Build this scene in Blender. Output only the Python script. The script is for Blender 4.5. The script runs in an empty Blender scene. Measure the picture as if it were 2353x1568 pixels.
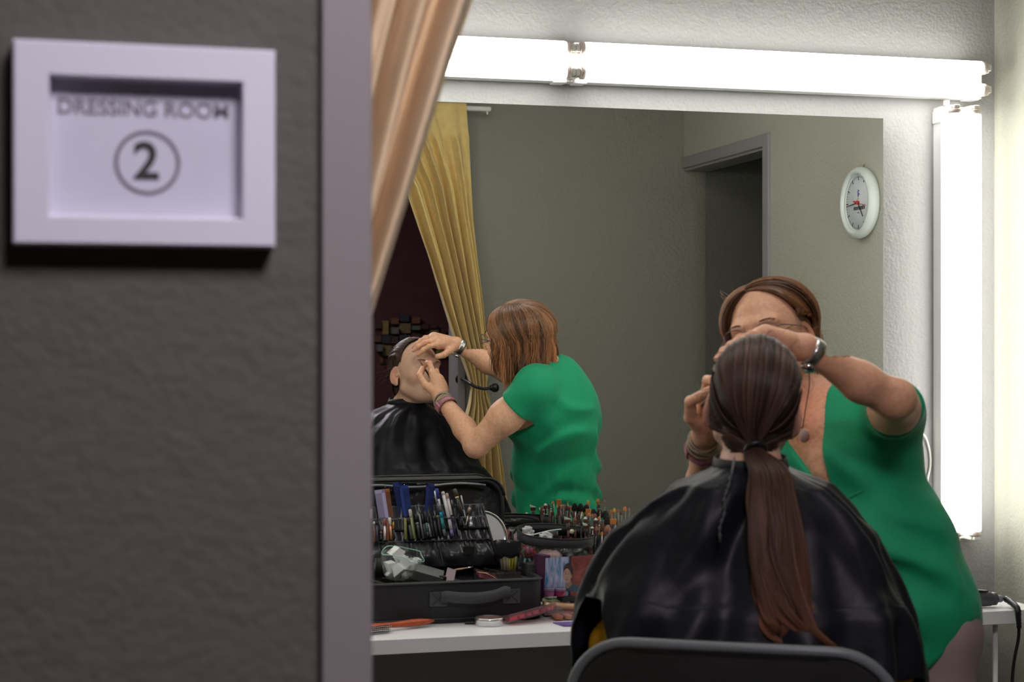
import bpy, bmesh, math, random
import numpy as np
from mathutils import Vector, Matrix
rad = math.radians
R = random.Random(7)
NR = np.random.RandomState(11)
sc = bpy.context.scene
COL = sc.collection

# ------------------------------------------------------------ camera, world, exposure
F_PX, YAW, HOR, CAMZ = 3865.0, rad(15.1), 783.0, 1.45
cam_d = bpy.data.cameras.new('camera'); cam = bpy.data.objects.new('camera', cam_d); COL.objects.link(cam)
cam.location = (0, 0, CAMZ); cam.rotation_euler = (rad(90), 0, -YAW)
cam_d.sensor_width = 36; cam_d.lens = F_PX / 2353 * 36
cam_d.shift_y = -(784 - HOR) / 2353
cam_d.clip_start = .05; cam_d.clip_end = 60
cam_d.dof.use_dof = True; cam_d.dof.focus_distance = 5.2; cam_d.dof.aperture_fstop = 5.6; cam_d.dof.aperture_blades = 9
sc.camera = cam
w = bpy.data.worlds.new('world'); sc.world = w; w.use_nodes = True
w.node_tree.nodes['Background'].inputs[0].default_value = (.05, .05, .055, 1)
w.node_tree.nodes['Background'].inputs[1].default_value = .2
sc.view_settings.view_transform = 'Standard'; sc.view_settings.look = 'None'
sc.view_settings.gamma = 1; sc.view_settings.use_curve_mapping = False
sc.view_settings.exposure = 0.0
TUBE_E = 8.5          # emission of the fluorescent tubes
LOBBY_W = 34.0         # emission of the lobby ceiling lamp
ROOM_FILL_E = 4.6           # emission of the unseen fill light added at the dressing room ceiling

D = 4.32               # plane of the mirror wall
CT = .765              # counter top height
def at(px, py, y):     # point at world depth y seen at a place of the photograph
    u = (px - 1176.5) / F_PX
    r = (math.sin(YAW) + u * math.cos(YAW)) / (math.cos(YAW) - u * math.sin(YAW))
    x = r * y; d = x * math.sin(YAW) + y * math.cos(YAW)
    return Vector((x, y, CAMZ + (HOR - py) / F_PX * d))

# ------------------------------------------------------------ materials
def mat(name, col, rough=.5, metal=0, spec=.5, noise=None, bump=None, sheen=0, trans=0, ior=1.45, alpha=1,
        emit=None, estr=0, coat=0, sss=0, attr=None, wave=None):
    m = bpy.data.materials.new(name); m.use_nodes = True
    nt = m.node_tree; b = nt.nodes['Principled BSDF']
    b.inputs['Base Color'].default_value = (*col, 1); b.inputs['Roughness'].default_value = rough
    b.inputs['Metallic'].default_value = metal; b.inputs['Specular IOR Level'].default_value = spec
    b.inputs['IOR'].default_value = ior; b.inputs['Transmission Weight'].default_value = trans
    b.inputs['Alpha'].default_value = alpha; b.inputs['Coat Weight'].default_value = coat
    b.inputs['Sheen Weight'].default_value = sheen; b.inputs['Sheen Roughness'].default_value = .4
    if sss:
        b.inputs['Subsurface Weight'].default_value = sss; b.inputs['Subsurface Radius'].default_value = (.012, .005, .003)
        b.inputs['Subsurface Scale'].default_value = 1
    if emit:
        b.inputs['Emission Color'].default_value = (*emit, 1); b.inputs['Emission Strength'].default_value = estr
    tc = nt.nodes.new('ShaderNodeTexCoord'); src = None
    if attr:
        a = nt.nodes.new('ShaderNodeAttribute'); a.attribute_name = attr
        mx = nt.nodes.new('ShaderNodeMix'); mx.data_type = 'RGBA'; mx.blend_type = 'MULTIPLY'
        mx.inputs[0].default_value = 1; mx.inputs[6].default_value = (*col, 1)
        nt.links.new(a.outputs['Color'], mx.inputs[7]); src = mx.outputs[2]
        nt.links.new(src, b.inputs['Base Color'])
    if noise:   # (scale, amount, tint)
        n = nt.nodes.new('ShaderNodeTexNoise'); n.inputs['Scale'].default_value = noise[0]; n.inputs['Detail'].default_value = 5
        nt.links.new(tc.outputs['Object'], n.inputs['Vector'])
        rp = nt.nodes.new('ShaderNodeValToRGB'); e = rp.color_ramp.elements
        k = noise[1]; e[0].position = .3; e[1].position = .7
        e[0].color = (1 - k, 1 - k, 1 - k, 1); e[1].color = (1 + k, 1 + k, 1 + k, 1)
        nt.links.new(n.outputs['Fac'], rp.inputs[0])
        mx = nt.nodes.new('ShaderNodeMix'); mx.data_type = 'RGBA'; mx.blend_type = 'MULTIPLY'; mx.inputs[0].default_value = 1
        if src: nt.links.new(src, mx.inputs[6])
        else: mx.inputs[6].default_value = (*col, 1)
        nt.links.new(rp.outputs[0], mx.inputs[7]); nt.links.new(mx.outputs[2], b.inputs['Base Color'])
    if bump:    # list of (scale, distance, detail, stretch)
        prev = None
        for sc_, dist, det, st in bump:
            mp = nt.nodes.new('ShaderNodeMapping'); mp.inputs['Scale'].default_value = st
            nt.links.new(tc.outputs['Object'], mp.inputs[0])
            n = nt.nodes.new('ShaderNodeTexNoise'); n.inputs['Scale'].default_value = sc_; n.inputs['Detail'].default_value = det
            nt.links.new(mp.outputs[0], n.inputs['Vector'])
            bp = nt.nodes.new('ShaderNodeBump'); bp.inputs['Distance'].default_value = dist; bp.inputs['Strength'].default_value = 1
            nt.links.new(n.outputs['Fac'], bp.inputs['Height'])
            if prev: nt.links.new(prev, bp.inputs['Normal'])
            prev = bp.outputs[0]
        nt.links.new(prev, b.inputs['Normal'])
    return m
U = (1, 1, 1)
M = {}
M['plaster_white'] = mat('plaster_white', (.40, .397, .388), .75, bump=[(110, .0022, 3, U), (28, .0022, 2, U)])
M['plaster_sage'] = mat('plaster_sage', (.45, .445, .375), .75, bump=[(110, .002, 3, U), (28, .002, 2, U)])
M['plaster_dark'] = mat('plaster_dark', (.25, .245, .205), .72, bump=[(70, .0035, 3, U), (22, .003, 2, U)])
M['plaster_lobby'] = mat('plaster_lobby', (.098, .088, .078), .8, bump=[(75, .0022, 3, U), (26, .0022, 2, U)])
M['maroon'] = mat('maroon', (.055, .012, .014), .7, noise=(6, .2))
M['ceiling'] = mat('ceiling_paint', (.55, .54, .52), .9, bump=[(60, .001, 2, U)])
M['floor'] = mat('floor_vinyl', (.10, .095, .09), .55, noise=(4, .25))
M['frame_grey'] = mat('frame_grey', (.30, .29, .285), .5)
M['frame_lobby'] = mat('frame_lobby', (.235, .215, .215), .55)
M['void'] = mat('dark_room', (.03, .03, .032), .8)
M['mirror'] = mat('mirror_glass', (.93, .95, .93), .0, 1.0)
M['mirror_edge'] = mat('mirror_edge', (.18, .30, .27), .2)
M['tube'] = mat('lit_tube', (1, 1, 1), .4, emit=(1.0, .985, .94), estr=TUBE_E)
M['tube_end'] = mat('tube_end', (.95, .93, .88), .4, emit=(1, .97, .9), estr=1.1)
M['white_metal'] = mat('white_enamel', (.80, .80, .80), .35)
M['alu'] = mat('aluminium', (.72, .62, .57), .4, .25)
M['white_plastic'] = mat('white_plastic', (.82, .80, .74), .4)
M['counter'] = mat('white_laminate', (.86, .86, .87), .33)
M['clock_white'] = mat('clock_white', (.62, .66, .63), .35)
M['clock_face'] = mat('clock_face', (.72, .74, .77), .5)
M['black'] = mat('black_paint', (.01, .01, .011), .4)
M['red'] = mat('red_paint', (.6, .03, .02), .4)
M['blue'] = mat('blue_paint', (.03, .08, .4), .4)
M['ink'] = mat('ink', (.035, .03, .035), .7)
M['ink_grey'] = mat('ink_grey', (.16, .14, .165), .7)
M['paper'] = mat('paper', (.56, .56, .66), .7, noise=(9, .04))
M['frame_white'] = mat('frame_white', (.66, .65, .73), .38)
M['lining'] = mat('curtain_lining', (.74, .57, .36), .85, noise=(30, .05), bump=[(420, .0005, 2, (.3, 1, 1))])
M['curtain'] = mat('mustard_linen', (.74, .55, .21), .85, sheen=.35, noise=(40, .07), bump=[(500, .0006, 2, (1, 1, .35)), (420, .0005, 2, (.3, 1, 1))])
M['skin_a'] = mat('skin_a', (.74, .40, .25), .48, sss=.12, attr='tone', noise=(120, .10), bump=[(260, .0006, 3, U), (60, .0008, 2, U)])
M['skin_c'] = mat('skin_c', (.66, .40, .285), .46, sss=.12, attr='tone', noise=(90, .05), bump=[(300, .0004, 3, U)])
M['nail'] = mat('nail', (.72, .42, .36), .25)
M['hair_a'] = mat('hair_auburn', (.25, .115, .052), .33, attr='tone', spec=.6)
M['hair_c'] = mat('hair_brown', (.062, .036, .027), .44, attr='tone', spec=.32)
M['hair_cap'] = mat('hair_under', (.045, .026, .020), .60, attr='tone', spec=.3)
M['brow'] = mat('brow_hair', (.10, .05, .03), .6)
M['blouse'] = mat('green_crinkle', (.003, .315, .14), .75, sheen=.12, bump=[(200, .0009, 3, (1, 1, .30)), (60, .0012, 2, (1, 1, .6))])
M['trousers'] = mat('taupe_trousers', (.36, .27, .25), .85, bump=[(500, .0005, 2, U)])
M['shoe'] = mat('dark_shoe', (.03, .028, .026), .5)
M['cape'] = mat('black_nylon', (.009, .009, .0125), .44, spec=.22, bump=[(30, .0016, 3, U)])
M['cape_edge'] = mat('black_tape', (.01, .01, .011), .6)
M['yellow'] = mat('yellow_knit', (.62, .32, .006), .8, bump=[(300, .001, 2, U)])
M['jeans'] = mat('dark_denim', (.02, .025, .05), .8)
M['leather'] = mat('black_leatherette', (.013, .013, .013), .42, bump=[(300, .0006, 2, U), (14, .003, 2, U)])
M['leather_grey'] = mat('grey_piping', (.13, .14, .145), .38)
M['chrome'] = mat('chrome', (.75, .75, .76), .15, 1)
M['steel'] = mat('brushed_steel', (.55, .54, .52), .3, 1)
M['gold'] = mat('gold', (.75, .5, .2), .25, 1)
M['wire'] = mat('gunmetal_wire', (.16, .13, .17), .28, .8)
M['lens'] = mat('lens_glass', (1, 1, 1), .02, trans=1, ior=1.05, alpha=.25)
M['taupe_cord'] = mat('taupe_cord', (.38, .31, .22), .8)
M['pink_metal'] = mat('rose_strap', (.42, .17, .20), .45, noise=(150, .4))
M['case'] = mat('case_nylon', (.013, .013, .016), .58, bump=[(700, .0005, 2, U)])
M['case_lid'] = mat('case_lid_nylon', (.014, .014, .016), .5, bump=[(35, .004, 3, U)])
M['satin'] = mat('black_satin', (.022, .023, .027), .27, bump=[(28, .006, 2, (1.8, 1, .5))])
M['foam'] = mat('charcoal_foam', (.045, .040, .040), .85)
M['grey_strap'] = mat('grey_webbing', (.05, .055, .06), .6)
M['clear'] = mat('clear_vinyl', (.92, .95, .95), .05, trans=1, ior=1.35, alpha=.42, bump=[(26, .012, 2, U)])
M['bagfilm'] = mat('bag_film', (.80, .93, .90), .12, trans=.9, ior=1.1, alpha=.42)
M['seal'] = mat('green_seal', (.42, .78, .60), .3)
M['sponge'] = mat('white_sponge', (.80, .80, .78), .85)
M['acrylic'] = mat('clear_acrylic', (.9, .92, .94), .05, trans=1, ior=1.2, alpha=.35)
M['pink_clear'] = mat('pink_acrylic', (.80, .50, .56), .08, trans=.8, ior=1.2, alpha=.5)
M['tin'] = mat('tin', (.72, .73, .73), .28, .95)
M['card_dark'] = mat('dark_card', (.05, .05, .052), .5)
M['greybox'] = mat('grey_box', (.09, .095, .095), .4)
def pm(name, c, r=.35, **k):
    if name not in M: M[name] = mat(name, c, r, **k)
    return M[name]

# ------------------------------------------------------------ mesh helpers
def link(name, me, m=None, parent=None):
    o = bpy.data.objects.new(name, me); COL.objects.link(o)
    if m is not None:
        for mm in (m if isinstance(m, (list, tuple)) else [m]): me.materials.append(mm)
    if parent is not None: o.parent = parent
    return o
def py(name, v, f, m=None, parent=None, smooth=True, idx=None):
    me = bpy.data.meshes.new(name)
    me.from_pydata([tuple(map(float, p)) for p in v], [], [tuple(int(i) for i in q) for q in f]); me.update()
    if smooth: me.polygons.foreach_set('use_smooth', [True] * len(me.polygons))
    if idx is not None: me.polygons.foreach_set('material_index', idx)
    return link(name, me, m, parent)
def npmesh(name, v, f, m=None, parent=None, tone=None, smooth=True):
    v = np.asarray(v, dtype=np.float32); f = np.asarray(f, dtype=np.int32)
    me = bpy.data.meshes.new(name); k = f.shape[1]
    me.vertices.add(len(v)); me.vertices.foreach_set('co', v.ravel())
    me.loops.add(f.size); me.loops.foreach_set('vertex_index', f.ravel())
    me.polygons.add(len(f)); me.polygons.foreach_set('loop_start', np.arange(0, f.size, k, dtype=np.int32))
    me.update(calc_edges=True); me.validate()
    if smooth: me.polygons.foreach_set('use_smooth', np.ones(len(me.polygons), dtype=bool))
    if tone is not None:
        a = me.attributes.new('tone', 'FLOAT_COLOR', 'POINT'); t = np.asarray(tone, dtype=np.float32)
        if t.ndim == 1: t = np.stack([t, t, t], 1)
        a.data.foreach_set('color', np.concatenate([t, np.ones((len(t), 1), np.float32)], 1).ravel())
    return link(name, me, m, parent)
def frombm(name, bm, m=None, parent=None, smooth=False):
    me = bpy.data.meshes.new(name); bm.normal_update(); bm.to_mesh(me); bm.free()
    if smooth: me.polygons.foreach_set('use_smooth', [True] * len(me.polygons))
    return link(name, me, m, parent)
def bbox_bm(bm, c, s, rz=0, bev=0, seg=2, rot=None):
    n = bmesh.ops.create_cube(bm, size=1)['verts']
    for v in n: v.co = Vector((v.co.x * s[0], v.co.y * s[1], v.co.z * s[2]))
    if bev:
        es = list({e for v in n for e in v.link_edges})
        n2 = bmesh.ops.bevel(bm, geom=es, offset=bev, segments=seg, affect='EDGES', profile=.5)
        vs = set(n2['verts']) | {v for v in n if v.is_valid}
    else: vs = set(n)
    T = Matrix.Translation(c) @ (rot if rot is not None else Matrix.Rotation(rz, 4, 'Z'))
    for v in vs: v.co = T @ v.co
def box(name, c, s, m, parent=None, rz=0, bev=0, seg=2, rot=None):
    bm = bmesh.new(); bbox_bm(bm, c, s, rz, bev, seg, rot); return frombm(name, bm, m, parent)
def mm(name, lo, hi, m, parent=None, bev=0):
    lo = Vector(lo); hi = Vector(hi); return box(name, (lo + hi) / 2, hi - lo, m, parent, bev=bev)
def frame_of(d):
    d = Vector(d).normalized(); a = Vector((0, 0, 1)) if abs(d.z) < .9 else Vector((1, 0, 0))
    x = a.cross(d).normalized(); return x, d.cross(x).normalized(), d
def tube_data(pts, r, n=10, caps=True, close=False, flat=None):
    pts = [Vector(p) for p in pts]; N = len(pts); rr = r if isinstance(r, (list, tuple)) else [r] * N
    V = []; Fc = []; px = None
    for i, p in enumerate(pts):
        if close: t = pts[(i + 1) % N] - pts[i - 1]
        else: t = pts[min(i + 1, N - 1)] - pts[max(i - 1, 0)]
        if t.length < 1e-9: t = Vector((0, 0, 1))
        t.normalize()
        if px is None: x, y, _ = frame_of(t)
        else:
            x = px - t * px.dot(t)
            x = x.normalized() if x.length > 1e-6 else frame_of(t)[0]
            y = t.cross(x)
        px = x
        for k in range(n):
            a = 2 * math.pi * k / n
            V.append(p + (x * math.cos(a) + y * math.sin(a) * (flat or 1)) * rr[i])
    for i in range(N if close else N - 1):
        for k in range(n):
            a = i * n + k; b = i * n + (k + 1) % n; j = ((i + 1) % N) * n
            Fc.append((a, b, j + (k + 1) % n, j + k))
    if caps and not close:
        Fc.append(tuple(range(n))[::-1]); Fc.append(tuple((N - 1) * n + k for k in range(n)))
    return V, Fc
def tube(name, pts, r, m, parent=None, n=10, close=False, flat=None):
    V, Fc = tube_data(pts, r, n, close=close, flat=flat); return py(name, V, Fc, m, parent)
def lathe_data(prof, n=32, c=(0, 0, 0), axis=(0, 0, 1), closed=True):
    x, y, d = frame_of(axis); c = Vector(c); V = []; Fc = []
    for r, h in prof:
        for k in range(n):
            a = 2 * math.pi * k / n; V.append(c + d * h + (x * math.cos(a) + y * math.sin(a)) * r)
    for i in range(len(prof) - 1):
        for k in range(n): Fc.append((i * n + k, i * n + (k + 1) % n, (i + 1) * n + (k + 1) % n, (i + 1) * n + k))
    if closed and prof[0][0] > 1e-6: Fc.append(tuple(range(n))[::-1])
    if closed and prof[-1][0] > 1e-6 and not (abs(prof[-1][1] - prof[-2][1]) < 1e-9 and prof[-2][0] < 1e-3): Fc.append(tuple((len(prof) - 1) * n + k for k in range(n)))
    return V, Fc
def lathe(name, prof, m, parent=None, n=32, c=(0, 0, 0), axis=(0, 0, 1), smooth=True, closed=True):
    V, Fc = lathe_data(prof, n, c, axis, closed); o = py(name, V, Fc, m, parent, smooth)
    if smooth:
        for p in o.data.polygons: p.use_smooth = len(p.vertices) == 4
    return o
def join(lst):
    V = []; Fc = []
    for v, f in lst:
        o = len(V); V += list(v); Fc += [tuple(i + o for i in q) for q in f]
    return V, Fc
def cr(pts, n=8):    # Catmull-Rom through points
    P = [Vector(p) for p in pts]; P = [P[0] * 2 - P[1]] + P + [P[-1] * 2 - P[-2]]; out = []
    for i in range(1, len(P) - 2):
        for k in range(n):
            t = k / n; a, b, c, d = P[i - 1], P[i], P[i + 1], P[i + 2]
            out.append(.5 * ((2 * b) + (c - a) * t + (2 * a - 5 * b + 4 * c - d) * t * t + (3 * b - a - 3 * c + d) * t ** 3))
    return out + [P[-2]]
def tag(o, label=None, cat=None, group=None, kind=None):
    if label: o['label'] = label
    if cat: o['category'] = cat
    if group: o['group'] = group
    if kind: o['kind'] = kind
    return o
def thing(name, label, cat, loc=(0, 0, 0), group=None, rz=0):
    o = bpy.data.objects.new(name, None); COL.objects.link(o); o.location = loc; o.rotation_euler = (0, 0, rz)
    o.empty_display_size = .05
    return tag(o, label, cat, group)
def reparent(o, p):    # parts are modelled in world coordinates, things sit at their base
    o.parent = p; o.matrix_parent_inverse = Matrix.Translation(p.location).inverted(); return o
def wthing(name, label, cat, loc, parts, group=None):
    t = thing(name, label, cat, loc, group)
    for o in parts: reparent(o, t)
    return t
def struct(o): o['kind'] = 'structure'; return o
def text_mesh(name, s, size, m, Mx, parent=None, depth=.0004, bold=0, align='CENTER'):
    cu = bpy.data.curves.new(name, 'FONT'); cu.body = s; cu.size = size; cu.extrude = depth; cu.offset = bold
    cu.align_x = align; cu.align_y = 'CENTER'
    o = bpy.data.objects.new(name, cu); COL.objects.link(o)
    dg = bpy.context.evaluated_depsgraph_get(); dg.update()
    me = bpy.data.meshes.new_from_object(o.evaluated_get(dg)); bpy.data.objects.remove(o)
    me.transform(Mx); me.materials.clear()
    return link(name, me, m, parent)
def solidify(o, t, off=0):
    md = o.modifiers.new('thickness', 'SOLIDIFY'); md.thickness = t; md.offset = off; return o

# ------------------------------------------------------------ implicit surfaces (smooth unions meshed with surface nets)
def _cap(P, a, b, ra, rb):
    ba = b - a; t = np.clip(((P - a) @ ba) / max(float(ba @ ba), 1e-12), 0, 1)
    return np.linalg.norm(P - a - t[:, None] * ba, axis=1) - (ra + (rb - ra) * t)
def _ell(P, c, r, Rm=None):
    q = P - c
    if Rm is not None: q = q @ Rm
    k0 = np.linalg.norm(q / r, axis=1); k1 = np.linalg.norm(q / (r * r), axis=1)
    return k0 * (k0 - 1) / np.maximum(k1, 1e-9)
class SDF:
    def __init__(s): s.it = []
    def cap(s, a, b, ra, rb=None, k=.01, op='+'):
        a = np.array(a, float); b = np.array(b, float); rb = ra if rb is None else rb; r = max(ra, rb)
        s.it.append((op, k, lambda P: _cap(P, a, b, ra, rb), np.minimum(a, b) - r, np.maximum(a, b) + r)); return s
    def chain(s, pts, rs, k=.008):
        for i in range(len(pts) - 1): s.cap(pts[i], pts[i + 1], rs[i], rs[i + 1], k)
        return s
    def ell(s, c, r, k=.01, op='+', Rm=None):
        c = np.array(c, float); r = np.array(r, float); R_ = None if Rm is None else np.array(Rm)
        e = max(r) if Rm is not None else r
        s.it.append((op, k, lambda P: _ell(P, c, r, R_), c - e, c + e)); return s
    post = ()
    def after(s, f, k=.003):
        s.post = list(s.post) + [(k, f)]; return s
    def fn(s, f, op='i', k=.004):
        s.it.append((op, k, f, None, None)); return s
    def mesh(s, lo, hi, h, disp=None):
        lo = np.array(lo, float); hi = np.array(hi, float); n = np.ceil((hi - lo) / h).astype(int) + 1
        ax = [lo[i] + h * np.arange(n[i]) for i in range(3)]
        Fd = np.full(n, .05, dtype=np.float32)
        for op, k, f, a, b in s.it:
            if a is None: i0 = np.zeros(3, int); i1 = n.copy()
            else:
                pad = max(k * 1.5, .004) + 2 * h + .01
                i0 = np.clip(np.floor((a - pad - lo) / h).astype(int), 0, n); i1 = np.clip(np.ceil((b + pad - lo) / h).astype(int) + 1, 0, n)
                if np.any(i1 <= i0): continue
            sl = tuple(slice(i0[i], i1[i]) for i in range(3))
            G = np.stack(np.meshgrid(*[ax[i][sl[i]] for i in range(3)], indexing='ij'), -1).reshape(-1, 3)
            d = f(G).astype(np.float32).reshape(Fd[sl].shape); c = Fd[sl]
            if op == '+':
                hh = np.maximum(k - np.abs(c - d), 0) / k; Fd[sl] = np.minimum(c, d) - hh * hh * k * .25
            elif op == '-':
                d = -d; hh = np.maximum(k - np.abs(c - d), 0) / k; Fd[sl] = np.maximum(c, d) + hh * hh * k * .25
            else:
                hh = np.maximum(k - np.abs(c - d), 0) / k; Fd[sl] = np.maximum(c, d) + hh * hh * k * .25
        if disp is not None:
            nb = np.abs(Fd) < .03; ii = np.argwhere(nb); Fd[nb] += disp(lo + ii * h).astype(np.float32)
        for k, f in s.post:      # crisp cuts made after the wrinkles
            nb = np.abs(Fd) < .04; ii = np.argwhere(nb); d = f(lo + ii * h).astype(np.float32); c = Fd[nb]
            hh = np.maximum(k - np.abs(c - d), 0) / k; Fd[nb] = np.maximum(c, d) + hh * hh * k * .25
        return nets(Fd, lo, h)
def nets(Fd, lo, h):
    sgn = Fd < 0; n = np.array(Fd.shape); c = n - 1
    acc = np.zeros((*c, 3), np.float32); cnt = np.zeros(c, np.float32)
    for axis in range(3):
        oth = [a for a in range(3) if a != axis]
        A = [slice(0, n[i]) for i in range(3)]; B = list(A); A[axis] = slice(0, n[axis] - 1); B[axis] = slice(1, n[axis])
        f0 = Fd[tuple(A)]; f1 = Fd[tuple(B)]; cr_ = sgn[tuple(A)] != sgn[tuple(B)]
        t = np.where(cr_, f0 / np.where(cr_, f0 - f1, 1), 0)
        for o1 in (0, 1):
            for o2 in (0, 1):
                s2 = [slice(0, c[0]), slice(0, c[1]), slice(0, c[2])]
                s2[oth[0]] = slice(o1, o1 + c[oth[0]]); s2[oth[1]] = slice(o2, o2 + c[oth[1]])
                m = cr_[tuple(s2)]; tt = t[tuple(s2)]
                cnt += m; acc[..., axis] += m * tt; acc[..., oth[0]] += m * o1; acc[..., oth[1]] += m * o2
    act = cnt > 0; idx = np.full(c, -1, np.int32); idx[act] = np.arange(act.sum())
    V = (np.argwhere(act) + acc[act] / cnt[act][:, None]) * h + lo
    Q = []
    for axis in range(3):
        o1, o2 = [(1, 2), (2, 0), (0, 1)][axis]
        A = [slice(0, n[i]) for i in range(3)]; B = list(A); A[axis] = slice(0, n[axis] - 1); B[axis] = slice(1, n[axis])
        s0 = sgn[tuple(A)]; cr_ = s0 != sgn[tuple(B)]
        e = np.argwhere(cr_); e = e[(e[:, o1] > 0) & (e[:, o2] > 0) & (e[:, o1] < n[o1] - 1) & (e[:, o2] < n[o2] - 1)]
        if not len(e): continue
        d1 = np.zeros(3, int); d1[o1] = 1; d2 = np.zeros(3, int); d2[o2] = 1
        g = lambda q: idx[q[:, 0], q[:, 1], q[:, 2]]
        q = np.stack([g(e - d1 - d2), g(e - d2), g(e), g(e - d1)], 1); ins = s0[e[:, 0], e[:, 1], e[:, 2]]
        q[~ins] = q[~ins][:, ::-1]; Q.append(q)
    Q = np.concatenate(Q) if Q else np.zeros((0, 4), int)
    Q = Q[(Q >= 0).all(1)]
    return V, Q
def merge(parts):
    V = []; Q = []; o = 0
    for v, q in parts: V.append(v); Q.append(q + o); o += len(v)
    return np.concatenate(V), np.concatenate(Q)
_G = NR.rand(16, 16, 16) * 2 - 1
def vnoise(P):     # smooth value noise, period 16
    i = np.floor(P).astype(int); f = P - i; f = f * f * (3 - 2 * f); out = 0
    for a in (0, 1):
        for b in (0, 1):
            for c in (0, 1):
                w_ = (f[:, 0] if a else 1 - f[:, 0]) * (f[:, 1] if b else 1 - f[:, 1]) * (f[:, 2] if c else 1 - f[:, 2])
                out = out + w_ * _G[(i[:, 0] + a) % 16, (i[:, 1] + b) % 16, (i[:, 2] + c) % 16]
    return out
def strands(name, paths, rad_, m, parent=None, tones=None, nside=3):
    """paths (S,K,3): thin tapered tubes, one mesh"""
    P = np.asarray(paths, dtype=np.float64); S, K, _ = P.shape
    T = np.gradient(P, axis=1); T /= np.maximum(np.linalg.norm(T, axis=2, keepdims=True), 1e-9)
    bn = np.cross(T[:, 0], T[:, K // 2]) + np.cross(T[:, K // 3], T[:, -1]); bl_ = np.linalg.norm(bn, axis=1, keepdims=True)   # binormal of the arc
    al = np.cross(T[:, K // 2], np.array([.31, .53, .79])) + 1e-6; ref = np.where(bl_ > .25, bn / np.maximum(bl_, 1e-9), al / np.linalg.norm(al, axis=1, keepdims=True))[:, None, :]
    X = np.cross(T, ref); X /= np.maximum(np.linalg.norm(X, axis=2, keepdims=True), 1e-9); Y = np.cross(T, X)
    rr = np.asarray(rad_); rr = rr[:, None, None] if rr.ndim == 1 else rr[..., None]
    tp = np.ones(K); tp[-3:] = (.85, .6, .2); tp[0] = .5; rr = rr * tp[None, :, None]
    V = np.stack([P + rr * (X * math.cos(a) + Y * math.sin(a)) for a in [2 * math.pi * k / nside for k in range(nside)]], 2)
    V = V.reshape(-1, 3); s = np.arange(S)[:, None, None] * K * nside; k_ = np.arange(K - 1)[None, :, None] * nside; j = np.arange(nside)[None, None, :]
    a = s + k_ + j; b = s + k_ + (j + 1) % nside
    Q = np.stack([a, b, b + nside, a + nside], -1).reshape(-1, 4)
    tn = None
    if tones is not None:
        t = np.asarray(tones, dtype=np.float32)
        if t.ndim == 2: t = np.repeat(t[:, None, :], K, 1)
        tn = np.repeat(t[:, :, None, :], nside, 2).reshape(-1, 3)
    return npmesh(name, V, Q, m, parent, tone=tn)
# ------------------------------------------------------------ the setting
XL, XR, Y1, Y0 = -.05, 2.606, 1.815, 1.665      # room left / right wall, doorway wall inner / outer face
ZC = 2.75
def slab(name, lo, hi, m, m2=None, pick=None):
    o = mm(name, lo, hi, m)
    if m2:
        o.data.materials.append(M[m2] if isinstance(m2, str) else m2)
        for p in o.data.polygons:
            if pick(p.normal): p.material_index = 1
    return struct(o)
slab('wall_mirror', (XL - .1, D, 0), (XR + .1, D + .12, ZC), M['plaster_white'])
slab('wall_left', (XL - .1, Y1, 0), (XL, D, ZC), M['plaster_sage'])
slab('floor', (-3.2, -1.6, -.05), (4.6, D + .12, 0), M['floor'])
slab('ceiling', (-3.2, -1.6, ZC), (4.6, D + .12, ZC + .05), M['ceiling'])
# doorway wall, lobby face brownish, room face olive grey
def doorway_wall():
    bm = bmesh.new()
    for lo, hi in (((-3.1, Y0, 0), (.285, Y1, ZC)), ((1.618, Y0, 0), (XR + .1, Y1, ZC)), ((.285, Y0, 2.30), (1.618, Y1, ZC))):
        lo = Vector(lo); hi = Vector(hi); bbox_bm(bm, (lo + hi) / 2, hi - lo)
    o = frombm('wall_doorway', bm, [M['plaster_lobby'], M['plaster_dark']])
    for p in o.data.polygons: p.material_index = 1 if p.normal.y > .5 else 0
    return struct(o)
doorway_wall()
# right wall with an opening next to the corner
def right_wall():
    bm = bmesh.new()
    for lo, hi in (((XR, 2.69, 0), (XR + .1, D, ZC)), ((XR, Y1, 2.20), (XR + .1, 2.69, ZC))):
        lo = Vector(lo); hi = Vector(hi); bbox_bm(bm, (lo + hi) / 2, hi - lo)
    return struct(frombm('wall_right', bm, M['plaster_sage']))
right_wall()
# dark room seen through that opening
M['plaster_unlit'] = mat('plaster_painted_shade', (.18, .172, .150), .75, bump=[(70, .003, 3, U)])  # doorway wall plaster, the weaker light there painted in as a darker colour
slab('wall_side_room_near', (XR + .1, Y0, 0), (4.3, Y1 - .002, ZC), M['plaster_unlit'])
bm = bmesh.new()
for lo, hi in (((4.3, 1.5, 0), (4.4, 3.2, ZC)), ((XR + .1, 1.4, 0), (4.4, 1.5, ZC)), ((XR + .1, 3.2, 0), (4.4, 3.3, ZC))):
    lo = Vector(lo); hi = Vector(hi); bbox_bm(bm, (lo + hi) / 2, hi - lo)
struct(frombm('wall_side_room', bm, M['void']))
# lobby
slab('wall_lobby_back', (-3.2, -1.5, 0), (4.6, -1.4, ZC), M['maroon'])
slab('wall_lobby_left', (-3.2, -1.4, 0), (-3.1, Y0, ZC), M['maroon'])
slab('wall_lobby_right', (4.4, -1.4, 0), (4.5, Y0, ZC), M['maroon'])
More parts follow.
